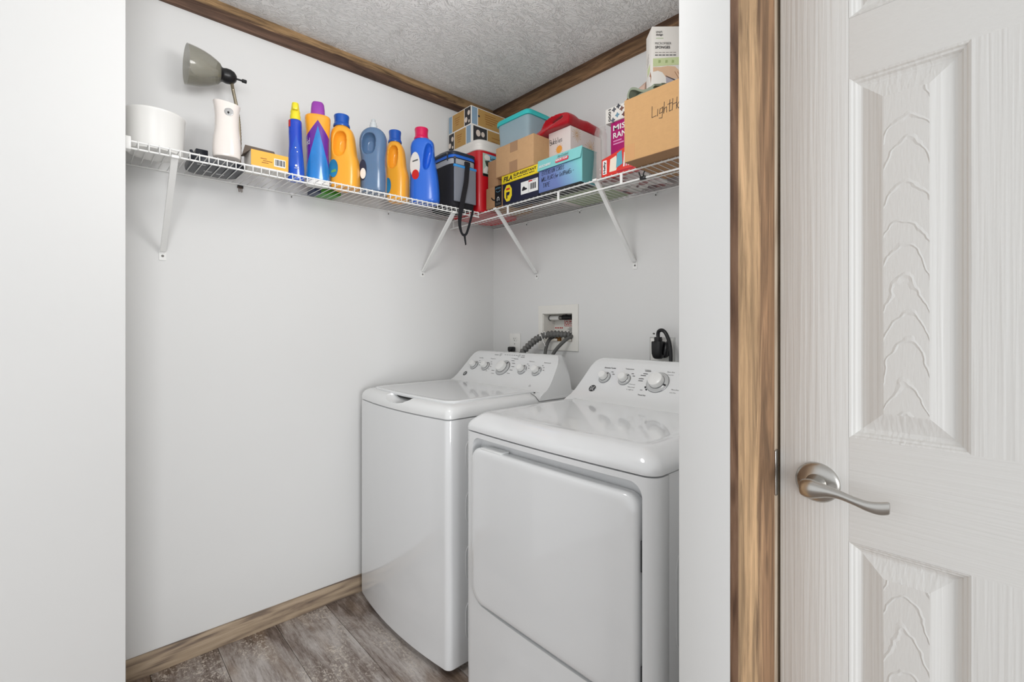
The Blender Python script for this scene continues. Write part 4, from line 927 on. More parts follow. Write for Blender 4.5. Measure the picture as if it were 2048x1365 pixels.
for i, p in enumerate(pp):
    a = pp[min(i+1, len(pp)-1)]; b = pp[max(i-1, 0)]
    tg = Vector((a[0]-b[0], 0, a[2]-b[2])).normalized(); sd = Vector((tg.z, 0, -tg.x))
    f = min(1, max(0, (i - 24)/18)); w_ = .0125*(1-f) + .0055*f
    if i > 44: w_ = .0055
    c_ = Vector(p); e = Vector((0, .0013, 0))
    rs.append([c_ - sd*w_ - e, c_ + sd*w_ - e, c_ + sd*w_ + e, c_ - sd*w_ + e])
m.rings(rs).build('strap', M_BAGK, bg_, smooth=50)
m = MB(); m.slab([(.449, SZ, 1.640), (.437, SZ, 1.640), (.431, SZ, 1.592), (.437, SZ, 1.588)], (0, 1, 0), .002); m.build('strap_tail', M_BAGK, bg_)
MB().box(.402, .430, .300, .311, DZ + .196, DZ + .214).build('strap_anchor', M_BAGK, bg_, bevel=.003)

# ------------------------------------------------------------------ things on the back shelf
RZ = ZR + .0022
UY = (0, 1, 0)
def carton(name, label, cat, x0, x1, y0, y1, z0, z1, mat, part='box_body', bev=.0016, group=None):
    t = thing(name, label, cat, ((x0+x1)/2, (y0+y1)/2, z0), 0, group)
    MB().box(x0, x1, y0, y1, z0, z1).build(part, mat, t, bevel=bev, seg=2); return t
# red cooler
cl = thing('hard_cooler', 'red hard cooler with white lid in the shelf corner', 'cooler', (.20, .175, RZ))
M_RC = glossy('cooler_red', (196, 22, 34), .35); M_WL = plain('cooler_lid_white', (236, 232, 226), .4)
def csec(z, g, n=7): return (z, .2025, .175, .1405 + g, .1235 + g, n)
loft(interp([csec(RZ, -.012), csec(RZ + .006, -.004), csec(RZ + .12, -.002), csec(RZ + .285, .0005), csec(RZ + .292, .0005)], 3), 56).build('cooler_body', M_RC, cl, smooth=40)
loft([csec(RZ + .290, .001), csec(RZ + .292, .004), csec(RZ + .312, .004), csec(RZ + .314, .0025), csec(RZ + .324, .0025), csec(RZ + .326, .001), csec(RZ + .340, .000), csec(RZ + .346, -.006), csec(RZ + .348, -.02)], 56).build('cooler_lid', M_WL, cl, smooth=40)
YF = .2986
stk = MB().box(.20, .318, YF, YF + .0012, RZ + .168, RZ + .278).build('picture_label', plain('label_pale_green', (186, 206, 190), .4, var=.08), cl)
UX = (-1, 0, 0); O_ = (.318, YF + .0012, RZ + .168)
decal('picture_patch', rect(.03, .118, .072, .110), O_, UX, VZ, plain('label_sky', (126, 190, 220), .4), stk)
decal('picture_patch', rect(0, .118, 0, .012), O_, UX, VZ, M_BLACK, stk)
decal('picture_patch', disc(.028, .092, .019, 18, .013), (O_[0], O_[1] + .0003, O_[2]), UX, VZ, M_PAPER, stk)
decal('picture_patch', [(.012, .074), (.04, .080), (.046, .066), (.036, .04), (.046, .02), (.03, .018), (.024, .045)], (O_[0], O_[1] + .0003, O_[2]), UX, VZ, plain('label_dark_figure', (62, 66, 58), .5), stk)
decal('picture_patch', [(.004, .03), (.022, .05), (.034, .046), (.028, .016), (.006, .014)], (O_[0], O_[1] + .0006, O_[2]), UX, VZ, M_PAPER, stk)
text('lettering', 'Lunch', (O_[0] - .045, O_[1] + .0004, O_[2] + .085), UX, VZ, .015, M_INK, stk, .055, bold=.03)
# two string light boxes on the cooler
M_LK = plain('light_box_kraft', (186, 146, 84), .6); M_LB = plain('light_box_blue', (142, 168, 190), .6); M_LD = plain('light_box_dark', (52, 50, 52), .6); M_GLOB = plain('light_box_globes', (226, 212, 200), .5, var=0)
def light_box(label, x0, x1, y0, y1, z0, z1, flip):
    t = carton('string_light_box', label, 'box', x0, x1, y0, y1, z0, z1, M_PAPER, group='stacked string light boxes')
    h = z1 - z0; b = .004
    L = y1 - y0; o = (x1, y0, z0)
    segs = [(.005, .155, M_LB), (.17, .70, M_LK), (.715, .98, M_LD)] if not flip else [(.02, .26, M_LD), (.28, .78, M_LK), (.80, .99, M_LB)]
    for a, c, mm in segs:
        decal('print_panel', rect(L*a + .002, L*c, b, h - b), o, UY, VZ, mm, t)
    dk = [s for s in segs if s[2] is M_LD][0]; mid = L*(dk[0] + dk[1])/2
    for da, dz, r_ in ((-.012, .03, .011), (.010, .058, .010), (.012, .018, .006)): decal('globe_print', disc(mid + da, h*dz/.088, r_, 14, r_*1.25), (x1 + .0004, y0, z0), UY, VZ, M_GLOB, t)
    kk = [s for s in segs if s[2] is M_LK][0]
    for k in range(4): decal('printed_mark', rect(L*(kk[0]*.6 + kk[1]*.4) - .018 + .003*k, L*(kk[0]*.6 + kk[1]*.4) + .026 - .004*k, h*(.68 - .12*k), h*(.68 - .12*k) + .003), (x1 + .0004, y0, z0), UY, VZ, plain('brown_print', (110, 80, 46), .6, var=0), t)
    L2 = x1 - x0; o2 = (x1, y1, z0)
    segs2 = [(0.02, .16, M_LB), (.18, .90, M_LK), (.91, .99, M_LD)] if not flip else [(.06, .42, M_LD), (.44, .98, M_LK)]
    for a, c, mm in segs2: decal('print_panel', rect(L2*a, L2*c, b, h - b), o2, UX, VZ, mm, t)
    if flip:
        for a, r_ in ((.045, .014), (.075, .011)): decal('globe_print', disc(a, h*.62, r_, 16, r_*1.2), (x1, y1 + .0004, z0), UX, VZ, M_GLOB, t)
        for k in range(2): decal('printed_mark', rect(L2*.55, L2*.55 + .06 - .02*k, h*(.6 - .2*k), h*(.6 - .2*k) + .003), (x1, y1 + .0004, z0), UX, VZ, plain('brown_print', (110, 80, 46), .6, var=0), t)
    else:
        for k in range(5): decal('printed_mark', rect(L2*.36 + .006*(k > 2), L2*.36 + (.07, .085, .08, .07, .05)[k], h*(.74 - .12*k), h*(.74 - .12*k) + .0032), (x1, y1 + .0004, z0), UX, VZ, plain('brown_print', (110, 80, 46), .6, var=0), t)
        decal('globe_print', disc(L2*.20, h*.55, .006, 12), (x1, y1 + .0004, z0), UX, VZ, M_LD, t)
CT = RZ + .3485
light_box('kraft string light box, lower of the two on the cooler', .085, .326, .022, .2165, CT, CT + .094, True)
light_box('kraft string light box, upper of the two on the cooler', .08, .322, .020, .2125, CT + .0955, CT + .1885, False)
# delivery box with black tape panel
ab = carton('delivery_box', 'small brown delivery box with black printed panel beside the red cooler', 'box', .11, .312, .318, .4315, RZ, RZ + .098, M_KRAFTD)
decal('black_panel', rect(.064, .113, .001, .097), (.312, .318, RZ), UY, VZ, M_BLACK, ab)
M_CY = plain('print_blue_grey', (104, 150, 176), .6, var=0)
text('lettering', 'prime', (.3124, .318 + .070, RZ + .078), UY, VZ, .012, M_CY, ab, .036)
def arc(parent, o, r, t0, t1, th, mat, sy=1.0, name='printed_arc'):
    pts = []; n = 10
    for k in range(n + 1): t = t0 + (t1-t0)*k/n; pts.append((r*math.cos(t), sy*r*math.sin(t)))
    for k in range(n, -1, -1): t = t0 + (t1-t0)*k/n; pts.append(((r-th)*math.cos(t), sy*(r-th)*math.sin(t)))
    decal(name, pts, o, UY, VZ, mat, parent)
arc(ab, (.3126, .318 + .089, RZ + .076), .017, PI + .35, 2*PI - .35, .0028, M_CY, .6)
arc(ab, (.3126, .318 + .088, RZ + .034), .008, 0, PI, .0022, M_WPRINT, 1.3)
for dy in (-.0075, .0055): decal('printed_mark', rect(dy, dy + .003, -.008, .002), (.3126, .318 + .0875, RZ + .034), UY, VZ, M_WPRINT, ab)
for k in range(2): decal('printed_mark', rect(.070, .107, .014 - .006*k, .0165 - .006*k), (.3126, .318, RZ), UY, VZ, M_GREYINK, ab)
arc(ab, (.3124, .318 + .066, RZ + .062), .032, PI + .45, PI + 1.55, .006, M_BLACK, 1.0)
# trainer shoe box: navy with yellow lid
M_NV = plain('navy_board', (24, 27, 54), .5)
fb = carton('shoe_box', 'navy shoe box with yellow lid edge and octagonal F logo', 'shoe box', .226, .310, .4355, .6655, RZ, RZ + .118, M_NV)
MB().box(.2235, .3135, .432, .669, RZ + .094, RZ + .132).build('lid', M_YEL, fb, bevel=.0015)
o = (.3135, .432, RZ + .094)
text('lettering', 'FILA', (.3138, .446, RZ + .1015), UY, VZ, .022, M_INK, fb, .060, shear=.15, bold=.03)
text('lettering', 'SLIP-RESISTANT', (.3138, .513, RZ + .113), UY, VZ, .0115, M_INK, fb, .145, bold=.03)
for k in range(11): decal('printed_mark', rect(.082 + .0125*k, .082 + .0125*k + (.009, .006, .010)[k % 3], .010, .014), (.3138, .432, RZ + .094), UY, VZ, M_INK, fb)
oc8 = [(.037 + .030*math.cos(PI/8 + k*PI/4)*.92, .048 + .040*math.sin(PI/8 + k*PI/4)) for k in range(8)]
decal('logo_octagon', oc8, (.310, .4355, RZ), UY, VZ, M_YEL, fb)
decal('logo_letter', rrect(.024, .050, .062, .071, .004, 3), (.3104, .4355, RZ), UY, VZ, plain('logo_red', (200, 44, 36), .5, var=0), fb)
decal('logo_letter', [(.025, .024), (.033, .024), (.033, .038), (.043, .038), (.048, .044), (.048, .053), (.025, .053)], (.3104, .4355, RZ), UY, VZ, M_NV, fb)
ps = decal('price_label', rect(.122, .228, .022, .076), (.310, .4355, RZ), UY, VZ, M_WPRINT, fb)
decal('printed_mark', rect(.172, .194, .068, .074), (.3104, .4355, RZ), UY, VZ, plain('logo_red', (200, 44, 36), .5, var=0), fb)
text('lettering', 'FILA', (.3105, .4355 + .197, RZ + .069), UY, VZ, .005, M_INK, fb, .018)
decal('shoe_print', [(.129, .040), (.134, .052), (.142, .056), (.150, .048), (.160, .045), (.162, .040), (.150, .038), (.132, .037)], (.3104, .4355, RZ), UY, VZ, M_INK, fb)
for k in range(10): decal('barcode_bar', rect(.180 + .0038*k, .1815 + .0038*k + .0008*(k % 3), .034, .060), (.3104, .4355, RZ), UY, VZ, M_INK, fb)
decal('printed_mark', rect(.1705, .1715, .026, .074), (.3104, .4355, RZ), UY, VZ, M_INK, fb)
# kraft boxes
k2 = carton('shipping_box', 'plain kraft box half hidden between the red cooler and taped kraft box', 'box', .13, .304, .322, .3945, RZ + .0985, RZ + .228, M_KRAFTD)
k1 = carton('shipping_box', 'kraft box with two tape patches on top of the shoe box', 'box', .196, .318, .397, .645, RZ + .1325, RZ + .268, M_KRAFT)
for a0, a1, b0, b1 in ((.098, .148, .0905, .1355), (.094, .146, 0, .050)): decal('tape', rect(a0, a1, b0, b1), (.318, .397, RZ + .1325), UY, VZ, M_TAPE, k1)
MB().box(.252, .319, .491, .543, RZ + .1320, RZ + .1325).build('tape', M_TAPE, k1)
# clear tub with turquoise lid
M_CLEAR = NT('clear_polypropylene'); M_CLEAR.col(srgb(196, 218, 228)); M_CLEAR.set(Roughness=.22, Transmission_Weight=.35, IOR=1.15, Alpha=.72, Coat_Weight=.3); M_CLEAR = M_CLEAR.m
ct = thing('storage_tub', 'small clear plastic tub with turquoise lid on the taped kraft box', 'tub', (.205, .475, RZ + .2685))
tz = RZ + .2685
def tsec(z, g, n=9): return (z, .208, .470, .070 + g, .100 + g, n)
ou = [tsec(tz, -.004), tsec(tz + .003, 0), tsec(tz + .06, .003), tsec(tz + .122, .0065)]
inn = [tsec(tz + .122, .0045), tsec(tz + .06, .001), tsec(tz + .005, -.002), tsec(tz + .004, -.01)]
loft(ou + inn, 56).build('tub', M_CLEAR, ct, smooth=40)
loft([tsec(tz + .118, .0105), tsec(tz + .1185, .0125), tsec(tz + .130, .0125), tsec(tz + .138, .011), tsec(tz + .142, .007), tsec(tz + .1425, -.01), tsec(tz + .139, -.014), tsec(tz + .1385, -.05)], 56).build('lid', glossy('lid_turquoise', (52, 196, 196), .3), ct, smooth=40)
for py2 in (.44, .50): MB().box(.276, .279, py2 - .001, py2 + .001, tz + .095, tz + .116).build('rim_rib', M_CLEAR, ct)
MB().box(.155, .262, .385, .553, tz + .006, tz + .045).build('contents', plain('tub_contents', (150, 178, 196), .7, var=.3), ct, bevel=.01)
# teal shoe box with flap
def teal_mat():
    t = NT('teal_blue_board'); c = t.n('TexCoord'); sp = t.n('SeparateXYZ'); t.l(c.outputs['Object'], sp.inputs[0])
    d = t.math('ADD', t.math('MULTIPLY', t.math('SUBTRACT', sp.outputs[1], -.03), 4.5), t.math('MULTIPLY', sp.outputs[2], 2.0))
    t.col(t.ramp(d, [(.12, srgb(112, 132, 190)), (.42, srgb(128, 168, 206)), (.75, srgb(128, 206, 208))])); t.set(Roughness=.45); return t.m
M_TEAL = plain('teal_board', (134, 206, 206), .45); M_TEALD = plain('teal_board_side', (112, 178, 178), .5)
tx = carton('shoe_box', 'teal shoe box with handwritten note listing cords and tape', 'shoe box', .226, .314, .672, .906, RZ + .004, RZ + .134, teal_mat())
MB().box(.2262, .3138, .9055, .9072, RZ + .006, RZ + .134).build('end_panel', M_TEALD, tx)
m = MB(); m.rings([[(.3145, .668, RZ + .140), (.3145, .908, RZ + .142), (.3215, .903, RZ + .096), (.3215, .671, RZ + .094)], [(.3128, .668, RZ + .140), (.3128, .908, RZ + .142), (.3198, .903, RZ + .096), (.3198, .671, RZ + .094)]])
fl_ = m.build('lid_flap', M_TEAL, tx)
MB().box(.222, .3145, .6685, .9085, RZ + .1345, RZ + .1365).build('lid', M_TEAL, tx)
FVv = Vector((.007, 0, -.046)).normalized()*-1
text('lettering', 'SKECHERS', (.3212, .679, RZ + .1055), UY, FVv, .0105, M_WPRINT, fl_, .068, .0012, shear=.2, bold=.03)
text('lettering', 'Air-Cooled', (.3190, .782, RZ + .1245), UY, FVv, .011, M_GREYINK, fl_, .058, .0012, shear=.2)
decal('badge_red', rrect(.772 - .75, .842 - .75, 0, .016, .006, 3), (.3212, .75, RZ + .1045), UY, FVv, plain('badge_pink_red', (226, 60, 84), .5, var=0), fl_, .0010)
text('lettering', 'MEMORY FOAM', (.3212, .776, RZ + .1085), UY, FVv, .0095, M_WPRINT, fl_, .062, .0022, bold=.03)
handwriting('handwriting', 'EXTENSION CORDS', (.314, .690, RZ + .074), UY, VZ, .0165, M_INK, tx, adv=.66, th=.0014)
handwriting('handwriting', 'WALL PLUGS for CellPHoNEs -', (.314, .688, RZ + .049), UY, VZ, .0165, M_INK, tx, adv=.54, th=.0014)
handwriting('handwriting', 'TAPE', (.314, .696, RZ + .022), UY, VZ, .0175, M_INK, tx, adv=.72, th=.0016)
tk = thing('black_tray', 'thin black tray edge under the teal shoe box', 'tray', (.27, .79, RZ))
MB().box(.225, .318, .676, .9, RZ, RZ + .0035).build('tray', M_BLACK, tk, bevel=.0012)
# white printed box with handwriting
bb = carton('gift_box', 'white flower-print box with handwritten name under the red felt', 'box', .012, .221, .642, .768, RZ + .003, RZ + .290, plain('gift_box_white', (228, 216, 212), .6, var=.03))
handwriting('handwriting', 'Bubbles', (.221, .650, RZ + .236), UY, Vector((0, -.22, 1)), .024, M_INK, bb, adv=.58, th=.0017)
M_GOLD = plain('gold_print', (214, 170, 104), .5, var=.1); M_ORG = plain('orange_flower', (238, 160, 70), .5, var=.2)
def burst(parent, o, u, n_, r, mat, hub):
    o = Vector(o); u = Vector(u); v = Vector((0, 0, 1)); nn = u.cross(v)
    for k in range(n_):
        t = 2*PI*k/n_ + .2; d = u*math.cos(t) + v*math.sin(t); e = nn.cross(d); rr_ = r*(.8 + .4*((k*7) % 5)/5)
        MB().slab([o + d*hub - e*.0006, o + d*rr_ - e*.0006, o + d*rr_ + e*.0006, o + d*hub + e*.0006], nn, .0004).build('flower_ray', mat, parent)
decal('flower_print', disc(.062, .206, .0165, 14), (.221, .642, RZ), UY, VZ, M_ORG, bb); burst(bb, (.2212, .704, RZ + .206), UY, 14, .024, M_ORG, .015)
burst(bb, (.180, .7682, RZ + .262), UX, 16, .030, M_GOLD, .004); burst(bb, (.085, .7682, RZ + .226), UX, 16, .036, M_GOLD, .004); burst(bb, (.15, .7682, RZ + .185), UX, 12, .022, M_GOLD, .004)
# folded red felt
def felt():
    t = NT('red_felt'); f = t.noise(t.coord(), 220, 4, .7); t.col(t.mix(f, srgb(146, 8, 22), srgb(206, 26, 42))); t.set(Roughness=.95, Specular_IOR_Level=.1, Sheen_Weight=.35); t.bump(f, .35, .0015); return t.m
rf = thing('felt_blanket', 'folded bright red felt blanket on the white flower-print box', 'blanket', (.14, .67, RZ + .288))
zq = RZ
outer = interp([(.552, zq + .262), (.548, zq + .280), (.560, zq + .296), (.600, zq + .312), (.660, zq + .333), (.700, zq + .346), (.728, zq + .351), (.756, zq + .346), (.772, zq + .334), (.776, zq + .318), (.772, zq + .303)], 5)
inner = interp([(.768, zq + .2925), (.70, zq + .2922), (.655, zq + .291), (.635, zq + .283), (.60, zq + .2735), (.568, zq + .264)], 5)
loop_ = outer + inner
m = MB(); rs = []
for i in range(9):
    xx = .248 - .228*i/8; k = 1 - .10*(i/8)
    rs.append([(xx + .012*math.sin(p[0]*40)*(i == 0), p[0] + .004*math.sin(i*1.3 + p[0]*25), zq + .2925 + (p[1] - zq - .2925)*(k if p[1] > zq + .2925 else 1) + .002*math.sin(i*2.1 + p[0]*30)*(p[1] > zq + .30)) for p in loop_])
body_ = m.rings(rs).mesh('felt')
slot = MB(); so_ = interp([(.640, zq + .312), (.69, zq + .330), (.728, zq + .339), (.742, zq + .334), (.728, zq + .327), (.69, zq + .318)], 5)
slot.rings([[(xx, p[0], p[1]) for p in so_] for xx in (.30, .10)])
link('folded_cloth', boolean(body_, slot.mesh('slot'), .004, 3), felt(), rf, smooth=60)
# plastic sleeve, magenta game box, puzzle box
M_FILM = NT('clear_film'); M_FILM.col(srgb(226, 220, 216)); M_FILM.set(Roughness=.08, Alpha=.22, Coat_Weight=1.0, IOR=1.4)
M_FILM.bump(M_FILM.noise(M_FILM.coord((1, 1, .35)), 55, 4, .6, 1.2), .8, .004); M_FILM = M_FILM.m
pl = loft(interp([(RZ, .262, .952, .024, .027, 3), (RZ + .04, .262, .954, .025, .026, 3), (RZ + .09, .258, .952, .022, .024, 2.6), (RZ + .14, .256, .950, .024, .022, 2.6), (RZ + .19, .254, .948, .020, .021, 2.4), (RZ + .215, .252, .948, .012, .020, 2.2)], 5), 26)
random.seed(3)
pl.v = [(a + random.uniform(-.002, .002), b + random.uniform(-.002, .002), c) for a, b, c in pl.v]
tag(pl.build('plastic_wrap', M_FILM, smooth=60), 'crinkled clear plastic wrap beside the teal shoe box', 'wrap')
gm = carton('game_box', 'magenta game box standing behind the red freezer bag packet', 'game box', .10, .220, .972, 1.128, RZ + .0035, RZ + .232, plain('game_magenta', (176, 18, 108), .4, var=.1))
text('lettering', 'MIS', (.2203, .984, RZ + .198), UY, VZ, .021, M_WPRINT, gm, .056, bold=.02)
text('lettering', 'RAN', (.2203, .984, RZ + .168), UY, VZ, .022, M_WPRINT, gm, .060, bold=.02)
for k in range(2): decal('printed_mark', rect(.012, .05 + .01*k, .155 - .011*k, .160 - .011*k), (.220, .972, RZ), UY, VZ, plain('print_pink', (226, 150, 196), .5, var=0), gm)
for k in range(14):
    a = random.uniform(.004, .09); b = random.uniform(.05, .13); decal('printed_mark', rect(a, a + .008, b, b + .006), (.220, .972, RZ), UY, VZ, plain('print_plum', (120, 8, 80), .5, var=0), gm)
decal('printed_mark', [(.02, .06), (.06, .072), (.06, .05), (.03, .04)], (.2204, .972, RZ), UY, VZ, M_BLACK, gm)
pz_ = carton('puzzle_box', 'white jigsaw puzzle box marked 1000 lying on the magenta game box', 'puzzle box', .08, .226, .952, 1.130, RZ + .2325, RZ + .290, M_PAPER)
text('lettering', '1000', (.2265, .966, RZ + .285), (0, 0, -1), UY, .012, M_INK, pz_, .048, bold=.02)
for k, (a, b, rgb) in enumerate(((.040, .045, (90, 92, 100)), (.055, .020, (110, 150, 170)), (.075, .038, (120, 80, 70)), (.085, .014, (100, 60, 60)), (.060, .052, (70, 72, 80)), (.095, .050, (150, 110, 90)), (.10, .028, (180, 130, 100)), (.035, .006, (90, 100, 110)))):
    q = []
    for i in range(16):
        t = 2*PI*i/16; r_ = .008*(1 + .35*math.cos(4*t)); q.append((a + r_*math.cos(t), b + r_*math.sin(t)))
    decal('piece_print', q, (.226, .952, RZ + .2325), UY, VZ, plain('piece_%d' % k, rgb, .5, var=.1), pz_)
# folded paper bag resting on the puzzle box
pb = thing('paper_scrap', 'crumpled pinkish paper wedged between the puzzle box and large kraft box', 'paper', (.20, 1.105, RZ + .29))
m = MB(); m.rings([[(.24, 1.065, RZ + .2905), (.24, 1.134, RZ + .2905), (.10, 1.134, RZ + .2905), (.10, 1.07, RZ + .2905)], [(.236, 1.075, RZ + .303), (.238, 1.134, RZ + .318), (.12, 1.132, RZ + .314), (.11, 1.08, RZ + .304)], [(.22, 1.10, RZ + .316), (.225, 1.133, RZ + .336), (.14, 1.13, RZ + .33), (.13, 1.1, RZ + .318)]]); m.build('paper', plain('pink_paper', (206, 176, 160), .7, var=.25), pb, bevel=.003)
# freezer bag packet
hf = thing('freezer_bag_box', 'red and white freezer bag packet at the shelf edge', 'packet', (.28, 1.06, RZ))
m = MB(); m.rings([[(.300, .988, RZ), (.300, 1.137, RZ), (.262, 1.137, RZ), (.262, .988, RZ)], [(.300, .988, RZ + .066), (.300, 1.137, RZ + .098), (.262, 1.137, RZ + .098), (.262, .988, RZ + .066)]])
m.build('packet', plain('packet_red', (222, 52, 40), .35, coat=.2), hf, bevel=.002)
o = (.300, .988, RZ)
decal('name_panel', rrect(.006, .024, .008, .060, .002, 2), o, UY, VZ, M_WPRINT, hf)
text('lettering', 'Hefty', (.3006, 1.0095, RZ + .012), VZ, (0, -1, 0), .0125, M_INK, hf, .044, bold=.03)
decal('bag_print', [(.036, .012), (.040, .058), (.066, .066), (.072, .030), (.066, .012)], o, UY, VZ, plain('print_cream', (238, 226, 208), .5), hf)
decal('bag_print', [(.066, .020), (.070, .072), (.090, .080), (.094, .030)], (.3004, .988, RZ), UY, VZ, plain('print_teal', (96, 168, 186), .5), hf)
for k in range(4): decal('bag_print', [(.096 + .010*k, .018), (.100 + .010*k, .070), (.106 + .010*k, .068), (.102 + .010*k, .018)], o, UY, VZ, plain('print_lilac', (206, 176, 190), .5) if k % 2 else M_WPRINT, hf)
decal('printed_mark', rect(.07, .14, .003, .008), o, UY, VZ, plain('print_crimson', (176, 24, 50), .5), hf)
# big kraft box with cloth and sponge box standing in it
lb = thing('moving_box', 'large open kraft box with handwritten name beside the partition wall', 'box', (.25, 1.36, RZ))
bx0, bx1, by0, by1, bz0, bz1 = .110, .376, 1.1415, 1.60, RZ, RZ + .210
m = MB(); tt = .004
for a in ((bx1 - tt, bx1, by0, by1, bz0, bz1), (bx0, bx0 + tt, by0, by1, bz0, bz1), (bx0 + tt, bx1 - tt, by0, by0 + tt, bz0, bz1), (bx0 + tt, bx1 - tt, by1 - tt, by1, bz0, bz1), (bx0 + tt, bx1 - tt, by0 + tt, by1 - tt, bz0, bz0 + tt)): m.box(*a)
m.build('box_body', M_KRAFT2, lb, smooth=30)
MB().box(bx0 + .003, bx1 - .0005, by0 + .001, by1 - .001, bz0 - .0012, bz0 + .0002).build('base_flap', M_KRAFTD, lb)
decal('tape', rect(.004, .040, .004, .055), (bx1, by0, bz0), UY, VZ, plain('kraft_tape', (204, 154, 104), .35), lb)
m = MB(); m.slab([(bx1 - .002, by0 + .002, bz1 - .001), (bx1 - .002, by0 + .010, bz1 + .006), (bx0 + .15, by0 - .014, bz1 + .012), (bx0 + .15, by0 + .002, bz1 - .001)], (0, 1, .2), .0015); m.build('torn_flap', M_KRAFT2, lb)
handwriting('handwriting', 'LightHouse', (bx1, by0 + .104, bz1 - .092), UY, Vector((0, -.06, 1)), .036, M_INK, lb, adv=.53, th=.0016)
# sage cloth
def cloth_roll(name, mat, parent, pts, r):
    pp = interp(pts, 8); m = MB(); return m.tube(pp, [(r*(1 + .18*math.sin(i*.9)), r*.6*(1 + .2*math.cos(i*.7))) for i in range(len(pp))], 14).build(name, mat, parent, smooth=60)
M_SAGE = plain('sage_cloth', (142, 150, 132), .9, bump=.3, bscale=260)
sg = thing('folded_cloth', 'sage green cloth bunched at the corner of the large kraft box', 'cloth', (.30, 1.16, RZ + .2))
def sheet(parent, mat, prof, th, x0, x1, skew):
    pp = interp(prof, 6); n = len(pp); L = []; Rr = []
    for k in range(n):
        a, b = pp[max(k-1, 0)], pp[min(k+1, n-1)]; t = Vector((b[0]-a[0], b[1]-a[1])).normalized(); q = Vector((-t.y, t.x))
        L.append((pp[k][0] + q.x*th/2, pp[k][1] + q.y*th/2)); Rr.append((pp[k][0] - q.x*th/2, pp[k][1] - q.y*th/2))
    lp_ = L + Rr[::-1]; m = MB(); rs = []
    for i in range(7):
        f = i/6; rs.append([(x0 + (x1-x0)*f + .004*math.sin(p[0]*60), p[0] + skew*f + .002*math.sin(f*9 + p[1]*80), p[1] + .003*math.sin(f*7 + p[0]*50)) for p in lp_])
    return m.rings(rs).build('fold', mat, parent, smooth=60)
sheet(sg, M_SAGE, [(1.235, RZ + .232), (1.195, RZ + .222), (1.160, RZ + .212), (1.142, RZ + .218), (1.138, RZ + .236), (1.150, RZ + .252), (1.172, RZ + .246), (1.200, RZ + .232), (1.24, RZ + .240)], .008, .352, .285, .015)
sheet(sg, M_SAGE, [(1.165, RZ + .236), (1.180, RZ + .252), (1.205, RZ + .262), (1.235, RZ + .262)], .009, .30, .23, .01)
cloth_roll('fold', plain('dark_cloth', (44, 42, 42), .9), sg, [(.30, 1.178, RZ + .215), (.29, 1.190, RZ + .242), (.27, 1.212, RZ + .256), (.25, 1.235, RZ + .262)], .009)
# sponge carton
sx, sy = .283, 1.190
an = math.radians(-43)
spb = thing('sponge_box', 'tall white microfiber sponge box rising out of the large kraft box', 'box', (sx, sy, RZ + .02), an)
Mx = wmat(spb); R = Mx.to_3x3(); H_ = .462
# local: +Y faces the room, box extends to viewer right (-X) and back (-Y)
MB().box(-.120, 0, -.072, 0, 0, H_).build('carton', M_PAPER, spb, local=True, bevel=.002)
def S(a, b): return Mx @ Vector((-a, .0004, H_ - b))
su, sv = R @ Vector((-1, 0, 0)), Vector((0, 0, 1))
def sp_decal(name, pts, mat, lift=0): decal(name, [(a, -b) for a, b in pts], Mx @ Vector((0, .0002 + lift, H_)), su, sv, mat, spb)
text('lettering', 'smart', S(.014, .024), su, sv, .008, M_INK, spb, .022)
text('lettering', 'design', S(.014, .035), su, sv, .009, M_INK, spb, .024, bold=.02)
sp_decal('printed_mark', [(.014, .043), (.04, .043), (.04, .0405), (.014, .0405)], plain('print_sage', (190, 206, 170), .6, var=0))
text('lettering', 'MICROFIBER', S(.011, .064), su, sv, .0085, M_GREYINK, spb, .056)
text('lettering', 'SPONGES', S(.011, .078), su, sv, .0095, M_INK, spb, .052, bold=.02)
for k in range(2):
    for q in range(6): sp_decal('printed_mark', [(.011 + .0125*q, .093 + .009*k), (.021 + .0125*q, .093 + .009*k), (.021 + .0125*q, .0895 + .009*k), (.011 + .0125*q, .0895 + .009*k)], M_GREYINK if k else plain('print_warm_grey', (176, 170, 166), .6, var=0))
sp_decal('green_band', [(.004, .140), (.12, .132), (.12, .106), (.004, .112)], plain('print_lime', (206, 218, 168), .6, var=.05))
for a in (.022, .046, .068): sp_decal('icon', [(a, .128), (a + .008, .127), (a + .009, .118), (a + .001, .117)], plain('print_olive', (168, 184, 128), .6, var=0), .0004)
M_SKIN = plain('print_tan', (226, 190, 158), .6, var=.1)
sp_decal('hand_print', [(.004, .142), (.03, .142), (.055, .138), (.08, .140), (.10, .160), (.11, .190), (.085, .182), (.06, .180), (.048, .176), (.036, .160), (.02, .154), (.004, .158)], M_SKIN)
for a in (.078, .088): sp_decal('hand_print', [(a, .158), (a + .0015, .157), (a + .016, .182), (a + .014, .183)], plain('print_brown', (176, 130, 100), .6, var=0), .0004)
sp_decal('sponge_print', [(.048, .176), (.075, .182), (.12, .198), (.12, .232), (.075, .222), (.05, .204)], plain('print_grey_lilac', (182, 176, 184), .6, var=.05))
sp_decal('sponge_print', [(.046, .173), (.049, .172), (.12, .203), (.12, .209)], plain('print_dark', (70, 60, 64), .6, var=0), .0004)
sp_decal('bread_print', [(.008, .225), (.02, .200), (.034, .198), (.042, .212), (.036, .240), (.01, .240)], plain('print_peach', (236, 206, 164), .6, var=.1))
sl_, sn = R @ Vector((0, -1, 0)), None
so0 = Mx @ Vector((.0002, 0, H_)); lu = R @ Vector((0, 1, 0))
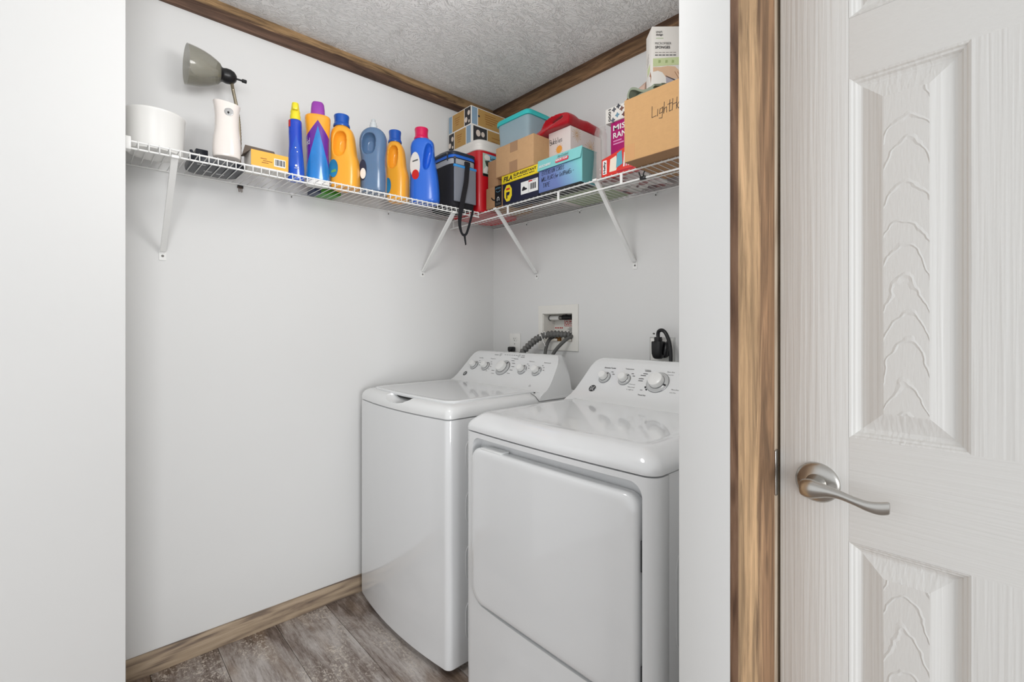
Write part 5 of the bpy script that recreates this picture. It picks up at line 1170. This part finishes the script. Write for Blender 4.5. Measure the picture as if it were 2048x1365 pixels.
def sl_decal(pts, mat, name='side_print'): decal(name, [(a - .072, -b) for a, b in pts], so0, lu, sv, mat, spb)
sl_decal([(.02, .150), (.05, .142), (.05, .118), (.02, .126)], plain('print_lime', (206, 218, 168), .6, var=.05))
sl_decal([(.012, .200), (.034, .192), (.050, .214), (.040, .244), (.014, .232)], plain('print_grey_lilac', (182, 176, 184), .6, var=.05))
sl_decal([(.044, .160), (.056, .150), (.066, .172), (.060, .190), (.056, .168)], plain('print_brown', (176, 130, 100), .6, var=0))
for k in range(3): sl_decal([(.014, .09 + .012*k), (.036, .075 + .012*k), (.036, .078 + .012*k), (.014, .093 + .012*k)], plain('print_warm_grey', (176, 170, 166), .6, var=0))
# flat things under the boxes, seen through the wires
mg = thing('magazine', 'printed magazine lying flat under the magenta game box', 'magazine', (.15, 1.03, RZ))
def mag_mat():
    t = NT('magazine_print'); v = t.coord(); vo = t.n('TexVoronoi', Scale=26.0); t.l(v, vo.inputs['Vector'])
    t.col(t.ramp(vo.outputs['Color'], [(.15, srgb(226, 222, 218)), (.4, srgb(206, 186, 184)), (.55, srgb(150, 90, 90)), (.7, srgb(90, 80, 84)), (.85, srgb(224, 220, 214))])); t.set(Roughness=.35); return t.m
MB().box(.03, .258, .928, 1.139, RZ, RZ + .0032).build('pages', mag_mat(), mg, bevel=.0006, seg=1)
fd = thing('paper_folder', 'pale sage paper folder lying under the white flower-print box', 'folder', (.12, .79, RZ))
MB().box(.02, .222, .672, .922, RZ, RZ + .0028).build('folder', plain('folder_sage', (176, 186, 158), .6), fd, bevel=.0006, seg=1)
# black clip on the hanging rail
kc = thing('spring_clip', 'small black spring clip on the hanging rail', 'clip', (FY, 1.168, ZR - .05))
MB().box(FY - .005, FY + .009, 1.158, 1.180, ZR - .048, ZR - .036).build('clip_body', M_BLACK, kc, bevel=.003)
for dy in (-.008, .008): MB().tube([(FY + .008, 1.169 + dy*.5, ZR - .040), (FY + .012, 1.169 + dy, ZR - .030), (FY + .010, 1.169 + dy*1.4, ZR - .022)], .0024, 8).build('clip_arm', M_BLACK, kc, smooth=50)
